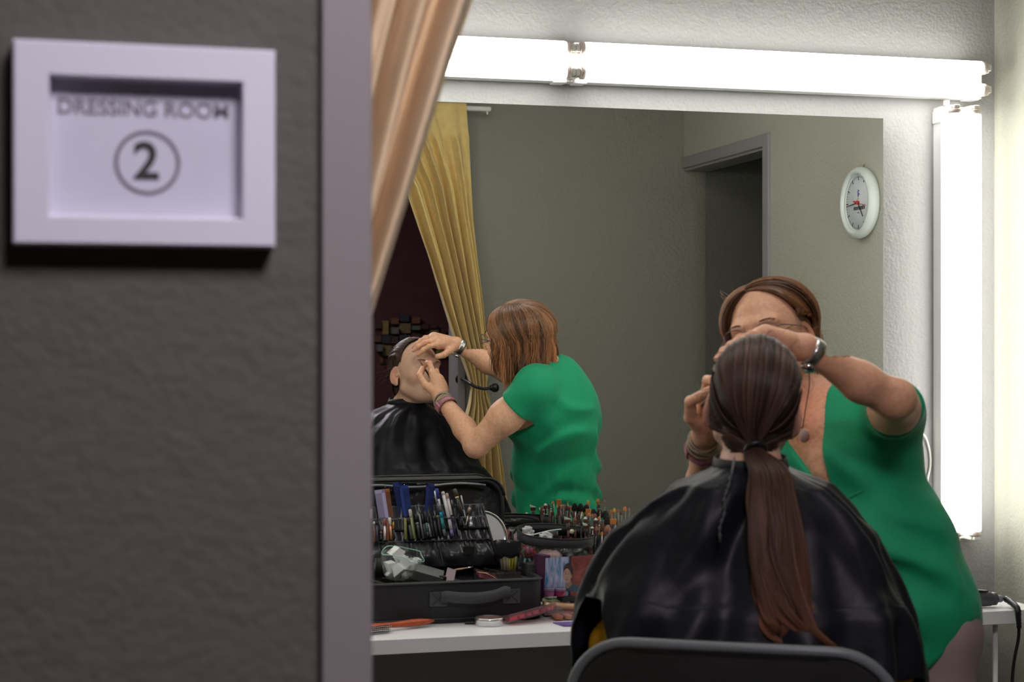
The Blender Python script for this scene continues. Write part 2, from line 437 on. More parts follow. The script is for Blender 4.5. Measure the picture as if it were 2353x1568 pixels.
# door frame of the curtained doorway: lining and casings
bm = bmesh.new()
for lo, hi in (((.252, Y0 - .012, 0), (.302, Y0 + .004, 2.35)), ((.285, Y0 - .002, 0), (.302, Y1 + .002, 2.30)), ((.272, Y1 - .002, 0), (.302, Y1 + .012, 2.33)),
               ((1.603, Y0 - .012, 0), (1.653, Y0 + .004, 2.35)), ((1.603, Y0 - .002, 0), (1.62, Y1 + .002, 2.30)), ((1.603, Y1 - .002, 0), (1.634, Y1 + .012, 2.33)),
               ((.302, Y0 - .012, 2.285), (1.603, Y0 + .004, 2.35)), ((.302, Y0 - .002, 2.285), (1.603, Y1 + .002, 2.30)), ((.302, Y1 - .002, 2.30), (1.603, Y1 + .012, 2.33))):
    lo = Vector(lo); hi = Vector(hi); bbox_bm(bm, (lo + hi) / 2, hi - lo, bev=.0012, seg=1)
struct(frombm('door_1', bm, M['frame_lobby']))
# steel frame of the side door
bm = bmesh.new()
for lo, hi in (((XR - .012, 2.679, 0), (XR + .002, 2.733, 2.239)), ((XR - .0115, Y1 + .002, 2.191), (XR + .002, 2.680, 2.2385)), 
               ((XR, 2.679, 0), (XR + .11, 2.692, 2.20)), ((XR, Y1 + .002, 2.180), (XR + .11, 2.69, 2.202))):
    lo = Vector(lo); hi = Vector(hi); bbox_bm(bm, (lo + hi) / 2, hi - lo, bev=.002, seg=1)
struct(frombm('door_2', bm, M['frame_grey']))

# ------------------------------------------------------------ mirror, lamps, counter
mir = mm('wall_mirror_glass', (.35, D - .006, .785), (2.25, D - .0005, 2.078), [M['mirror_edge'], M['mirror']])
mir.name = 'wall_mirror_pane'
for p in mir.data.polygons: p.material_index = 1 if p.normal.y < -.5 else 0
mir.name = 'mirror'; tag(mir, 'large frameless wall mirror above the white counter, inside the ring of lit tubes', 'mirror')

def lamp(label, group, origin, ux, length=1.2):
    """twin-tube batten: runs along ux from origin (left/bottom end of the tubes), tubes side by side"""
    ux = Vector(ux); n = Vector((0, -1, 0)); side = ux.cross(n)
    def W(a, s, h): return Vector(origin) + ux * a + side * s + n * h
    t = thing('fluorescent_batten', label, 'lamp', W(length / 2, 0, 0), group)
    def bx(name, a0, a1, s0, s1, h0, h1, m, par, bev=.002):
        p, q = W(a0, s0, h0), W(a1, s1, h1); lo = Vector(map(min, p, q)); hi = Vector(map(max, p, q))
        o = mm(name, lo, hi, m, bev=bev)
        if par is t: reparent(o, t)
        return o
    hs = bx('housing', -.0125, length + .0125, -.052, .050, 0, .045, M['white_metal'], t)
    for a in (.022, length - .022):
        o = lathe('screw_hole', [(0, .0004), (.004, .0004), (.004, 0)], M['black'], n=12, c=W(a, 0, .0455), axis=n); reparent(o, t)
    for a in (-.004, length - .034):
        bx('end_plate', a, a + .038, -.056, .054, 0, .049, M['white_metal'], t, .004)
    for s in (-.031, .031):
        prof = [(.0001, 0), (.0185, 0), (.019, .004), (.019, length - .004), (.0185, length), (.0001, length)]
        pr = [(.0001, .012), (.016, .012), (.0186, .015), (.019, .020), (.019, length - .020), (.0186, length - .015), (.016, length - .012), (.0001, length - .012)]
        o = lathe('tube', pr, M['tube'], n=28, c=W(0, s, .085), axis=ux); reparent(o, t)
        for a in (0, length):
            sg = 1 if a == 0 else -1
            c = lathe('tube_cap', [(.0001, 0), (.0165, 0), (.0182, .002), (.0182, .0125), (.0001, .0125)], M['alu'], n=24, c=W(a, s, .085), axis=ux * sg); reparent(c, t)
            for k in (-1, 1):
                pn = lathe('pin', [(.0012, -.007), (.0012, .001)], M['alu'], n=8, c=W(a, s + k * .006, .085), axis=ux * sg); reparent(pn, t)
            # lamp holder: a rounded foot rising from the batten
            hold = bmesh.new(); aa = a - sg * .0065
            for (s0, s1, h0, h1) in ((s - .014, s + .014, .035, .088), (s - .010, s + .010, .088, .100)):
                p, q = W(aa - .006, s0, h0), W(aa + .006, s1, h1); lo = Vector(map(min, p, q)); hi = Vector(map(max, p, q))
                bbox_bm(hold, (lo + hi) / 2, hi - lo, bev=.004, seg=2)
            reparent(frombm('lamp_holder', hold, M['white_plastic'], smooth=False), t)
    return t
G_L = 'twin-tube battens around the mirror'
lamp('long twin-tube fluorescent light above the mirror, ending at the right wall corner', G_L, (1.327, D, 2.188), (1, 0, 0))
lamp('twin-tube fluorescent light above the mirror, running behind the hanging curtain', G_L, (.1015, D, 2.188), (1, 0, 0))
lamp('upright twin-tube fluorescent light between the mirror and the right wall corner', G_L, (2.4615, D, .90), (0, 0, 1))
lamp('upright twin-tube fluorescent light left of the mirror', G_L, (.1385, D, .90), (0, 0, 1))
o = lathe('conduit', [(.009, 0), (.009, .014)], M['alu'], n=16, c=(2.435, D - .03, 2.118), axis=(0, 0, 1))
tag(o, 'short grey cable sleeve joining the horizontal and the upright light', 'pipe')

cn = mm('worktop', (XL, 3.79, CT - .034), (2.425, D - .002, CT), M['counter'], bev=.0012)
t = wthing('counter', 'long white laminate make-up counter running under the mirror', 'counter', (1.2, 4.05, 0), [cn])
for x in (.02,):
    l = mm('side_panel', (x, 3.84, 0), (x + .022, D - .01, CT - .034), M['counter']); reparent(l, t)

reparent(lathe('leg', [(.0065, 0), (.0065, CT - .034)], M['white_metal'], n=16, c=(2.322, 3.845, 0)), t)
# clock on the right wall
def clock():
    c = Vector((XR, 3.503, 1.911)); ax = Vector((-1, 0, 0))
    t = thing('wall_clock', 'round white wall clock hanging beside the side door, seen in the mirror', 'clock', c)
    prof = [(.001, .0), (.108, 0), (.116, .008), (.120, .018), (.1190, .028), (.1130, .037), (.104, .041), (.100, .0405), (.0970, .037), (.0960, .028)]
    reparent(lathe('case', prof, M['clock_white'], n=72, c=c, axis=ax, closed=False), t)
    reparent(lathe('ring', [(.0962, .0285), (.0960, .0290), (.0925, .025), (.0915, .0235)], M['clock_white'], n=72, c=c, axis=ax, closed=False), t)
    reparent(lathe('dial', [(.0001, .0240), (.097, .0240), (.097, .020)], M['clock_face'], n=72, c=c, axis=ax), t)
    # viewed along +x: right is -y, up is +z
    def Q(r, a, h): return c + Vector((-h, -math.sin(a) * r, math.cos(a) * r))
    tk = []
    for i in range(60):
        a = i * math.pi / 30; b = (i % 5 == 0); r0, r1, wd = (.075 if b else .083, .089, .0020 if b else .0008)
        tv = Vector((0, -math.cos(a), -math.sin(a)))
        p, q = Q(r0, a, .0244), Q(r1, a, .0244); tk.append(([p - tv * wd, p + tv * wd, q + tv * wd, q - tv * wd], [(0, 1, 2, 3)]))
    v, f = join(tk); o = solidify(py('minute_marks', v, f, M['black'], smooth=False), .0003); reparent(o, t)
    def hand(name, a, r0, r1, w0, w1, h, m):
        tv = Vector((0, -math.cos(a), -math.sin(a))); p, q = Q(r0, a, h), Q(r1, a, h)
        o = solidify(py(name, [p - tv * w0, p + tv * w0, q + tv * w1, q - tv * w1], [(0, 1, 2, 3)], m, smooth=False), .0008); reparent(o, t)
    hand('minute_hand', rad(96), -.012, .082, .0018, .0012, .028, M['black'])
    hand('hour_hand', rad(217), -.010, .060, .0022, .0015, .027, M['black'])
    hand('second_hand', rad(-103), -.030, .066, .0011, .0006, .030, M['red']); hand('second_hand_weight', rad(77), .006, .024, .0026, .0026, .0302, M['red'])
    reparent(lathe('pivot', [(.006, .024), (.006, .032), (.0001, .033)], M['red'], n=16, c=c, axis=ax), t)
    Mx = Matrix.Translation(c + Vector((-.0245, 0, 0))) @ Matrix(((0, 0, -1, 0), (-1, 0, 0, 0), (0, 1, 0, 0), (0, 0, 0, 1)))
    reparent(text_mesh('lettering', 'ideamon', .024, M['ink'], Mx @ Matrix.Translation((-.006, -.0165, 0)), bold=.0003), t)
    reparent(text_mesh('small_lettering', 'quartz', .006, M['ink_grey'], Mx @ Matrix.Translation((0, -.033, 0))), t)
    bm = bmesh.new()      # little jumping figure: head, body, arms, legs
    fig = [lathe_data([(.0001, .0246), (.0042, .0246), (.0042, .0242)], 16, c + Vector((0, 0, .040)), ax)]
    for p0, p1, w_ in (((0, .034), (0, .021), .004), ((-.002, .032), (-.010, .026), .0016), ((.002, .032), (.009, .038), .0016)):
        a = c + Vector((-.0245, -p0[0], p0[1])); b = c + Vector((-.0245, -p1[0], p1[1])); fig.append(tube_data([a, b], w_ * .6, 8))
    v, f = join(fig); reparent(py('figure_mark', v, f, M['blue']), t); bm.free()
    leg = [tube_data([c + Vector((-.0245, 0, .021)), c + Vector((-.0245, -.006, .011))], .001, 8), tube_data([c + Vector((-.0245, 0, .021)), c + Vector((-.0245, .004, .010))], .001, 8)]
    v, f = join(leg); reparent(py('figure_legs', v, f, pm('amber', (.6, .4, .2))), t)
    reparent(tube('hook', [c + Vector((-.004, 0, .118)), c + Vector((-.006, .002, .126)), c + Vector((-.006, .010, .128))], .0015, M['gold']), t)
clock()

# door sign in a white picture frame on the lobby wall
def sign():
    x0, x1, z0, z1 = -.041, .204, 1.5405, 1.7325; yf = Y0 - .026; ix0, ix1, iz0, iz1 = -.0085, .1725, 1.567, 1.700
    t = thing('picture_frame', 'white picture frame with a printed dressing room number, on the dark lobby wall', 'sign', ((x0 + x1) / 2, Y0, z0))
    def ring(a, b, c, d, y): return [(a, y, c), (b, y, c), (b, y, d), (a, y, d)]
    L = [ring(x0, x1, z0, z1, Y0 - .0005), ring(x0, x1, z0, z1, yf + .002), ring(x0 + .002, x1 - .002, z0 + .002, z1 - .002, yf),
         ring(ix0 - .001, ix1 + .001, iz0 - .001, iz1 + .001, yf), ring(ix0, ix1, iz0, iz1, yf + .001), ring(ix0 + .002, ix1 - .002, iz0 + .004, iz1 - .001, Y0 - .006)]
    V = [p for r in L for p in r]; Fc = []
    for i in range(len(L) - 1):
        for k in range(4): Fc.append((i * 4 + k, i * 4 + (k + 1) % 4, i * 4 + 4 + (k + 1) % 4, i * 4 + 4 + k))
    fr = py('frame', V, Fc, M['frame_white'], smooth=False); reparent(fr, t)
    yp = Y0 - .007
    sh = mm('paper', (ix0, yp, iz0), (ix1, yp + .002, iz1), M['paper']); reparent(sh, t)
    Mx = Matrix(((1, 0, 0, 0), (0, 0, -1, yp - .0003), (0, 1, 0, 0), (0, 0, 0, 1)))
    for s, sz, x, z, m, bo, cap in (('DRESSING ROOM', .0208, .0800, 1.6728, M['ink_grey'], .0003, 'headline'), ('2', .050, .0820, 1.6215, M['ink'], .0012, 'number')):
        o = text_mesh(cap, s, sz, m, Mx @ Matrix.Translation((x, z, 0)), bold=bo)
        reparent(o, t)
    n = 64; V = []; Fc = []
    for k in range(n):
        a = 2 * math.pi * k / n
        for r in (.0275, .0312): V.append(((.0830) + r * math.cos(a), yp - .0004, 1.6215 + r * math.sin(a)))
    for k in range(n): j = (k + 1) % n; Fc.append((2 * k, 2 * j, 2 * j + 1, 2 * k + 1))
    reparent(solidify(py('number_ring', V, Fc, M['ink_grey'], smooth=False), .0003), t)
sign()

# ------------------------------------------------------------ curtains, rod, tie-backs
def curtain(name, flip, label):
    nu, nv = 170, 150; V = []; ztop, zbot = 2.425, .06
    def interp(tb, z):
        for (za, xa), (zb, xb) in zip(tb, tb[1:]):
            if z >= zb: s = (z - zb) / (za - zb); return xb + (xa - xb) * s
        return tb[-1][1]
    Lt = [(2.43, 1.075), (2.25, 1.235), (2.076, 1.350), (1.776, 1.455), (1.60, 1.510), (1.45, 1.560), (1.35, 1.605), (1.265, 1.638), (1.20, 1.628), (1.10, 1.600), (.9, 1.575), (.5, 1.56), (0, 1.55)]
    Rt = [(2.43, 1.618), (1.957, 1.650), (1.60, 1.690), (1.40, 1.708), (1.30, 1.712), (1.255, 1.706), (1.15, 1.735), (1.0, 1.765), (.789, 1.794), (.5, 1.82), (0, 1.84)]
    for j in range(nv + 1):
        z = ztop + (zbot - ztop) * j / nv; a, b = interp(Lt, z), interp(Rt, z)
        pin = math.exp(-((z - 1.262) / .10) ** 2); head = max(0, min(1, (z - 2.28) / .02))
        wdt = b - a; amp = min(.046, .010 + .045 * (1 - wdt / .55)) * (1 - .45 * pin) if z < 2.3 else .014
        for i in range(nu + 1):
            u = i / nu; ph = u * 6.0 * 2 * math.pi + .9 * math.sin(u * 9 + 1.3) + .12 * math.sin(z * 2.2 + u * 5)
            s = math.sin(ph); s = math.copysign(abs(s) ** .72, s)
            uu = u + .012 * math.cos(ph) * (1 - head)
            x = a + wdt * uu
            yy = amp * (s + .28 * math.sin(2.3 * ph + z * 3)) + .006 * math.sin(z * 9 + u * 13) * (1 - head)
            if head: yy *= .35
            fold = .005 * math.exp(-((z - 2.30) / .008) ** 2)
            yy += -.012 * pin * math.cos((u - .5) * 2.4) + fold
            sag = .03 * math.sin(math.pi * u) * pin
            V.append((x if not flip else 1.905 - x, 1.915 + yy, z - sag))
    Fc = []
    for j in range(nv):
        for i in range(nu):
            q = (j * (nu + 1) + i, j * (nu + 1) + i + 1, (j + 1) * (nu + 1) + i + 1, (j + 1) * (nu + 1) + i)
            Fc.append(q if not flip else q[::-1])
    o = py(name, V, Fc, [M['curtain'], M['lining']]); solidify(o, .0018).modifiers[0].material_offset = 1
    return tag(o, label, 'curtain', 'mustard doorway curtains')
curtain('curtain', False, 'mustard curtain tied back at the far side of the doorway, seen in the mirror')
curtain('curtain', True, 'blurred mustard curtain hanging close by at the near door jamb')
rod = lathe('rail', [(.0001, 0), (.009, 0), (.011, .004), (.011, 1.548), (.009, 1.552), (.0001, 1.552)], M['white_plastic'], n=16, c=(.178, 1.878, 2.409), axis=(1, 0, 0))
t = wthing('curtain_rail', 'slim white curtain rail above the doorway', 'curtain rail', (.95, 1.83, 2.41), [rod])
for x in (.19, .95, 1.715):
    b = mm('bracket', (x - .006, Y1, 2.400), (x + .006, 1.882, 2.410), M['white_plastic']); reparent(b, t)
    reparent(lathe('glider', [(.0001, -.014), (.004, -.013), (.004, 0)], M['white_plastic'], n=10, c=(x, 1.878, 2.400)), t)
def tieback(flip, label):
    g = (lambda x: x) if not flip else (lambda x: 1.905 - x)
    bx = 1.618
    pts = cr([(g(bx), Y1, 1.290), (g(bx + .002), 1.86, 1.288), (g(bx + .004), 1.955, 1.276), (g(bx + .022), 1.982, 1.262), (g(bx + .055), 1.985, 1.254), (g(bx + .086), 1.982, 1.256)], 8)
    a = tube('arm', pts, .0065, M['black'])
    e = Vector((g(bx + .095), 1.982, 1.257)); s = -1 if flip else 1
    k = lathe('knob', [(.0001, -.013), (.010, -.013), (.012, -.010), (.012, -.005), (.016, -.002), (.0185, .006), (.0185, .012), (.0155, .019), (.009, .0235), (.0001, .025)], M['black'], n=24, c=e, axis=(s, 0, 0))
    f = lathe('wall_plate', [(.0001, 0), (.024, 0), (.022, .006), (.010, .010)], M['black'], n=24, c=(g(bx), Y1, 1.290), axis=(0, 1, 0))
    wthing('curtain_holdback', label, 'curtain hook', (g(bx), Y1, 1.29), [a, k, f], 'black curtain holdbacks')
tieback(False, 'curved black holdback with round knob gripping the far mustard curtain')
tieback(True, 'black holdback gripping the near mustard curtain behind the jamb')

dr = mm('diffuser', (.7, 2.75, ZC - .06), (1.9, 3.15, ZC - .05), pm('room_fill_glow', (1, 1, 1), .5, emit=(1, .97, .93), estr=ROOM_FILL_E))  # added fill panel out of view, softens the contrast of the tubes
fr = mm('frame', (.67, 2.72, ZC - .05), (1.93, 3.18, ZC - .001), M['white_metal'])
wthing('ceiling_light', 'added flat ceiling fill light over the dressing room, unseen above the chair', 'lamp', (1.3, 2.95, ZC), [dr, fr])
# lobby: ceiling lamp and the relief of painted blocks seen through the doorway in the mirror
lp = mm('diffuser', (.25, .25, ZC - .055), (.85, .85, ZC - .045), pm('panel_glow', (1, 1, 1), .5, emit=(1.0, .91, 1.0), estr=LOBBY_W))
fr = mm('frame', (.22, .22, ZC - .045), (.88, .88, ZC - .001), M['white_metal'])
wthing('ceiling_light', 'square lobby ceiling light shining down on the framed sign', 'lamp', (.55, .55, ZC), [lp, fr])
cols = [(.16, .115, .03), (.12, .045, .02), (.10, .09, .085), (.02, .022, .026), (.045, .018, .016), (.13, .095, .035), (.09, .035, .02)]
mo = [(204, 222, 285, 415, 0), (318, 185, 415, 270, 1), (318, 315, 408, 405, 2), (425, 258, 590, 395, 5), (610, 172, 712, 262, 1), (605, 292, 705, 350, 2), (85, 430, 182, 518, 6), (190, 425, 305, 535, 3),
      (120, 552, 188, 648, 2), (205, 548, 325, 705, 5), (160, 735, 200, 805, 1), (855, 268, 940, 330, 4), (955, 500, 1040, 540, 5), (948, 620, 1055, 700, 0), (310, 440, 400, 530, 4), (720, 268, 840, 340, 4),
      (900, 560, 990, 610, 3), (1000, 345, 1060, 420, 4), (100, 250, 190, 330, 4), (600, 400, 720, 520, 4), (420, 420, 560, 520, 3), (440, 130, 570, 235, 3), (730, 420, 860, 520, 1), (860, 350, 960, 470, 5)]
bl = []
for k, (a, b, c_, d_, ci) in enumerate(mo):
    X0 = 1.841 + (850 + a / 6.03 - 865) * .002677; X1 = 1.841 + (850 + c_ / 6.03 - 865) * .002677
    Z1 = 1.588 - (700 + b / 6.03 - 730) * .00263; Z0 = 1.588 - (700 + d_ / 6.03 - 730) * .00263
    th = .03 + .02 * (k % 3)
    o = mm('block', (X0, -1.4, Z0), (X1, -1.4 + th, Z1), pm('block_%d' % ci, cols[ci], .7, noise=(60, .25)), bev=.002); bl.append(o)
wthing('wall_relief', 'dim wall relief of gold, rust and grey painted blocks on the maroon lobby wall', 'wall decoration', (2.1, -1.4, 1.4), bl)
# ------------------------------------------------------------ people: shared anatomy
def V3(*a): return np.array(a, float)
def nrm(v): v = np.asarray(v, float); return v / np.linalg.norm(v)
def basis(az, pitch, roll):
    """columns right, forward, up; az from +y towards +x, pitch up, roll lifts the person's left side"""
    m = Matrix.Rotation(-rad(az), 3, 'Z') @ Matrix.Rotation(rad(pitch), 3, 'X') @ Matrix.Rotation(rad(roll), 3, 'Y')
    return np.array(m)
def head_sdf(open_eye=False, nose=1.0):
    s = SDF()
    s.ell((0, -.012, .042), (.0735, .094, .086), .01)
    s.ell((0, .022, .010), (.066, .070, .080), .03)
    s.ell((0, .040, -.045), (.050, .050, .058), .03)
    s.ell((0, .058, -.082), (.034, .030, .026), .03)
    s.ell((0, .070, -.095), (.016, .014, .013), .02)                       # chin
    for g in (-1, 1):
        s.cap((g * .050, .0, -.055), (g * .026, .050, -.086), .014, .013, .03)   # jaw line
        s.ell((g * .040, .062, -.030), (.020, .020, .018), .025)            # cheek
        s.cap((g * .012, .092, .026), (g * .045, .078, .028), .009, .007, .02)  # brow ridge
        s.ell((g * .031, .092, .008), (.016, .010, .010), .012, '-')        # socket
        s.ell((g * .031, .0765, .006), (.0145, .0135, .0125), .006)         # lid over the eyeball
        s.cap((g * .020, .0885, -.0005), (g * .041, .0835, .000), .0014, .0012, .002, '-')   # lash line crease
        s.cap((g * .020, .0905, .0135), (g * .043, .083, .0125), .0016, .0012, .003, '-')
    s.cap((0, .090, .022), (0, .108 * nose, -.022), .0070, .0085, .012)      # nose bridge
    s.ell((0, .1105 * nose, -.027), (.0100, .0095, .0085), .008)
    for g in (-1, 1):
        s.ell((g * .0105, .1005, -.031), (.0065, .0085, .0060), .005)
        s.ell((g * .0060, .1040, -.0375), (.0030, .0045, .0025), .002, '-')
    s.cap((-.010, .0885, -.055), (.010, .0885, -.055), .0065, .0065, .010)
    s.cap((-.0200, .086, -.0585), (0, .0955, -.0555), .0030, .0050, .005); s.cap((.0200, .086, -.0585), (0, .0955, -.0555), .0030, .0050, .005)
    s.cap((-.0180, .086, -.0630), (0, .0950, -.0660), .0032, .0060, .005); s.cap((.0180, .086, -.0630), (0, .0950, -.0660), .0032, .0060, .005)
    s.cap((-.021, .0925, -.0605), (.021, .0925, -.0605), .0010, .0010, .0025, '-')
    for g in (-1, 1):   # ears
        Re = np.array(Matrix.Rotation(rad(g * 24), 3, 'Z') @ Matrix.Rotation(rad(-12), 3, 'X'))
        s.ell((g * .0785, -.016, -.004), (.0065, .0185, .0315), .006, Rm=Re)
        s.ell((g * .0765, -.012, -.033), (.0055, .0095, .0100), .008)
        s.ell((g * .0868, -.0085, .002), (.0110, .0105, .0200), .003, '-', Rm=Re)
        s.ell((g * .0800, .001, -.008), (.0045, .0045, .0060), .003)
    return s
def skin_tone(V, kind):
    """per vertex tint in head-local coordinates: lips, lids, nose tip, ears"""
    t = np.ones((len(V), 3), np.float32)
    def blob(c, r, col, k=1.0):
        d = np.linalg.norm((V - np.array(c)) / np.array(r), axis=1); wgt = (np.clip(1.3 - d, 0, 1) ** 1.2 * k)[:, None]
        t[:] = t * (1 - np.clip(wgt, 0, 1)) + np.array(col) * t * np.clip(wgt, 0, 1)
    blob((0, .093, -.0610), (.023, .014, .0095), (.85, .50, .48))
    blob((0, .11, -.028), (.014, .014, .012), (1.04, .82, .78), .6)
    for g in (-1, 1):
        blob((g * .045, .07, -.028), (.026, .03, .022), (1.03, .84, .80), .6)
        blob((g * .031, .088, .004), (.017, .010, .012), (.88, .70, .68), .7)
        blob((g * .031, .089, -.0005), (.0150, .008, .0020), (.25, .18, .16), .9)
        blob((g * .083, -.015, -.004), (.012, .03, .036), (1.02, .72, .66), .8)
    return t
def apply(Vl, C, B): return Vl @ B.T + C
def finger(base, d, n, w, lens, curls, spread=0.):
    """joints of a finger: d along, n dorsal, w across; curls bend towards the palm"""
    d = nrm(d + w * math.tan(rad(spread))); pts = [np.array(base, float)]; a = 0
    for L, c in zip(lens, curls):
        a += c; v = d * math.cos(rad(a)) - n * math.sin(rad(a)); pts.append(pts[-1] + v * L)
    return pts
FR = {'i': (.0098, .0086, .0078, .0066), 'm': (.0100, .0088, .0080, .0068), 'r': (.0096, .0084, .0076, .0064), 'p': (.0086, .0074, .0067, .0058), 't': (.0125, .0112, .0102, .0084)}
def hand_sdf(s, W, mcp, chains, thumb, n, rw=.021):
    """palm webbing between wrist and knuckles, then the five digits"""
    W = np.array(W)
    keys = ['i', 'm', 'r', 'p']
    for q, k in zip(mcp, keys):
        q = np.array(q); s.cap(W + (q - W) * .05, q - n * .002, rw * .72, .0115, .016)
        s.cap(W * .5 + q * .5 - n * .003, q - n * .003, .0120, .0105, .018)
    for a, b in zip(mcp, mcp[1:]): s.cap(np.array(a) - n * .005, np.array(b) - n * .005, .0100, .0100, .012)
    for ch, k in zip(chains, keys):
        for i in range(3): s.cap(ch[i], ch[i + 1], FR[k][i], FR[k][i + 1], .0035 if i else .007)
        for i in (1, 2): s.ell(ch[i] + n * .0008, [FR[k][i] * 1.06] * 3, .004)
    for i in range(len(thumb) - 1): s.cap(thumb[i], thumb[i + 1], [.0175, .0130, .0108, .0102][i], [.0130, .0108, .0102, .0084][i], .010 if i == 0 else .004)
    return s
def nail(p, q, n, r):    # small nail plate near the finger end
    d = nrm(np.array(q) - np.array(p)); n = nrm(n - d * (n @ d)); s_ = np.cross(d, n); V = []; Fc = []
    c = np.array(q) + n * (r * .62) + d * r * .10
    for i in range(5):
        for j in range(5):
            u = (i / 4 - .5) * 2; v = (j / 4 - .5) * 2
            k = 1 - .12 * v * v if u > 0 else 1
            V.append(c + d * u * r * .62 * k + s_ * v * r * .66 + n * (r * .36 * (1 - v * v * .9) - .0002))
    for i in range(4):
        for j in range(4): Fc.append((i * 5 + j, (i + 1) * 5 + j, (i + 1) * 5 + j + 1, i * 5 + j + 1))
    return V, Fc

# ------------------------------------------------------------ the seated client
CH = V3(1.214, 2.826, 1.327); CB = basis(24, 17, 7)
def client():
    t = thing('person', 'seated person in a black cape, eyes closed, long brown ponytail down the back', 'person', (1.18, 2.75, 0))
    hs = head_sdf(); nk = CB @ V3(0, -.030, -.03)   # neck in head-local frame reaches down to the collar
    def loc(Wp): return (np.array(Wp) - CH) @ CB
    s = hs
    s.cap(loc((1.216, 2.832, 1.295)), loc((1.193, 2.790, 1.205)), .044, .053, .03)
    s.cap(loc((1.193, 2.788, 1.212)), loc((1.192, 2.785, 1.15)), .054, .056, .03)
    V, Q = s.mesh((-.115, -.20, -.24), (.115, .135, .145), .0023)
    tone = skin_tone(V, 'c')
    head = (apply(V, CH, CB), Q)
    # the rest of the body (under cape and clothes): trunk, arms on the arm rests, legs, hands and feet
    b = SDF(); f = V3(.47, .883, 0); r = V3(.883, -.47, 0); O = V3(1.20, 2.79, 0)
    def B(x, y, z): return O + r * x + f * y + V3(0, 0, z)
    b.cap(B(0, -.01, 1.17), B(0, 0, .95), .050, .10, .05); b.cap(B(-.12, 0, 1.07), B(.12, 0, 1.07), .043, None, .05)
    b.cap(B(0, 0, .95), B(0, 0, .66), .11, .14, .05); b.cap(B(-.09, 0, .63), B(.09, 0, .63), .10, None, .05)
    for g in (-1, 1):
        b.cap(B(g * .13, 0, 1.07), B(g * .235, -.045, .90), .042, .036, .03); b.cap(B(g * .235, -.045, .90), B(g * .20, .14, .86), .036, .027, .02)
        b.cap(B(g * .20, .14, .86), B(g * .17, .20, .85), .024, .022, .02)
        for k in range(4): b.cap(B(g * (.15 + .016 * k), .20, .85), B(g * (.135 + .018 * k), .275 - abs(k - 1.4) * .008, .825), .0095, .0075, .006)
        b.cap(B(g * .15, .16, .85), B(g * .125, .22, .835), .012, .009, .01)
        b.cap(B(g * .09, .02, .60), B(g * .11, .46, .60), .085, .058, .04); b.cap(B(g * .11, .46, .60), B(g * .12, .50, .12), .056, .036, .03)
        b.cap(B(g * .12, .49, .06), B(g * .13, .66, .035), .036, .03, .03)
    Vb, Qb = b.mesh((.70, 2.45, .0), (1.75, 3.50, 1.24), .010)
    V_, Q_ = merge([head, (Vb, Qb)]); tn = np.concatenate([tone, np.ones((len(Vb), 3), np.float32)])
    o = npmesh('body', V_, Q_, M['skin_c'], tone=tn); reparent(o, t)
    # eyebrows
    for g in (-1, 1):
        P = []
        for k in range(70):
            u = k / 69; x = g * (.014 + .034 * u); z = .0215 + .006 * math.sin(u * 2.3) - .003 * u + R.uniform(-.0018, .0018); y = .1000 - .55 * (abs(x) - .012) ** 1.35 * 1.6
            a = V3(x, y, z); P.append([a, a + V3(g * .003, .0002, .0009), a + V3(g * .006, -.0006, .0012)])
        P = apply(np.array(P).reshape(-1, 3), CH, CB).reshape(-1, 3, 3)
        ob = strands('eyebrow', P, np.full(len(P), .00035), M['brow']); reparent(ob, t)
        P = []
        for k in range(40):
            u = k / 39; x = g * (.020 + .022 * u); y = .0905 - .30 * max(0, abs(x) - .018); a = V3(x, y, .0000)
            P.append([a, a + V3(g * .0008, .0028, -.0012), a + V3(g * .0015, .0050, -.0010)])
        P = apply(np.array(P).reshape(-1, 3), CH, CB).reshape(-1, 3, 3)
        ob = strands('eyelashes', P, np.full(len(P), .00028), M['black']); reparent(ob, t)
    # hair: skull cap plus strands combed back to the tie
    cap = SDF(); cap.ell((0, -.013, .044), (.0780, .0985, .0915), .01)
    TIE = V3(.008, -.104, -.034)
    cap.ell((0, -.064, -.036), (.047, .027, .047), .025)
    def keep(P):    # hairline: positive outside the hair
        x, y, z = P[:, 0], P[:, 1], P[:, 2]
        fr = y - (.012 + .30 * np.clip(z - .02, 0, .07) + .35 * np.clip(z - .09, 0, 1))        # front edge leans forward towards the top
        low = -(z + .005) - .9 * np.clip(-y - .012, -.04, .09)
        low2 = np.where(y < -.03, -(z + .090) + .90 * np.abs(x), -1)
        return np.maximum(np.maximum(fr, low), low2)
    cap.fn(keep, 'i', .006)
    Vc, Qc = cap.mesh((-.10, -.13, -.11), (.10, .10, .15), .0026)
    hc = npmesh('hair', apply(Vc, CH, CB), Qc, M['hair_cap'], tone=np.full(len(Vc), 1.0)); reparent(hc, t)
    ce = V3(0, -.013, .044); er = V3(.0795, .1000, .0930)
    td = nrm((TIE - ce) / er); P = []; tn = []; rr = []
    KT = 18; f1 = math.atan2(td[2], td[1]) % (2 * math.pi)      # tie angle in the profile plane
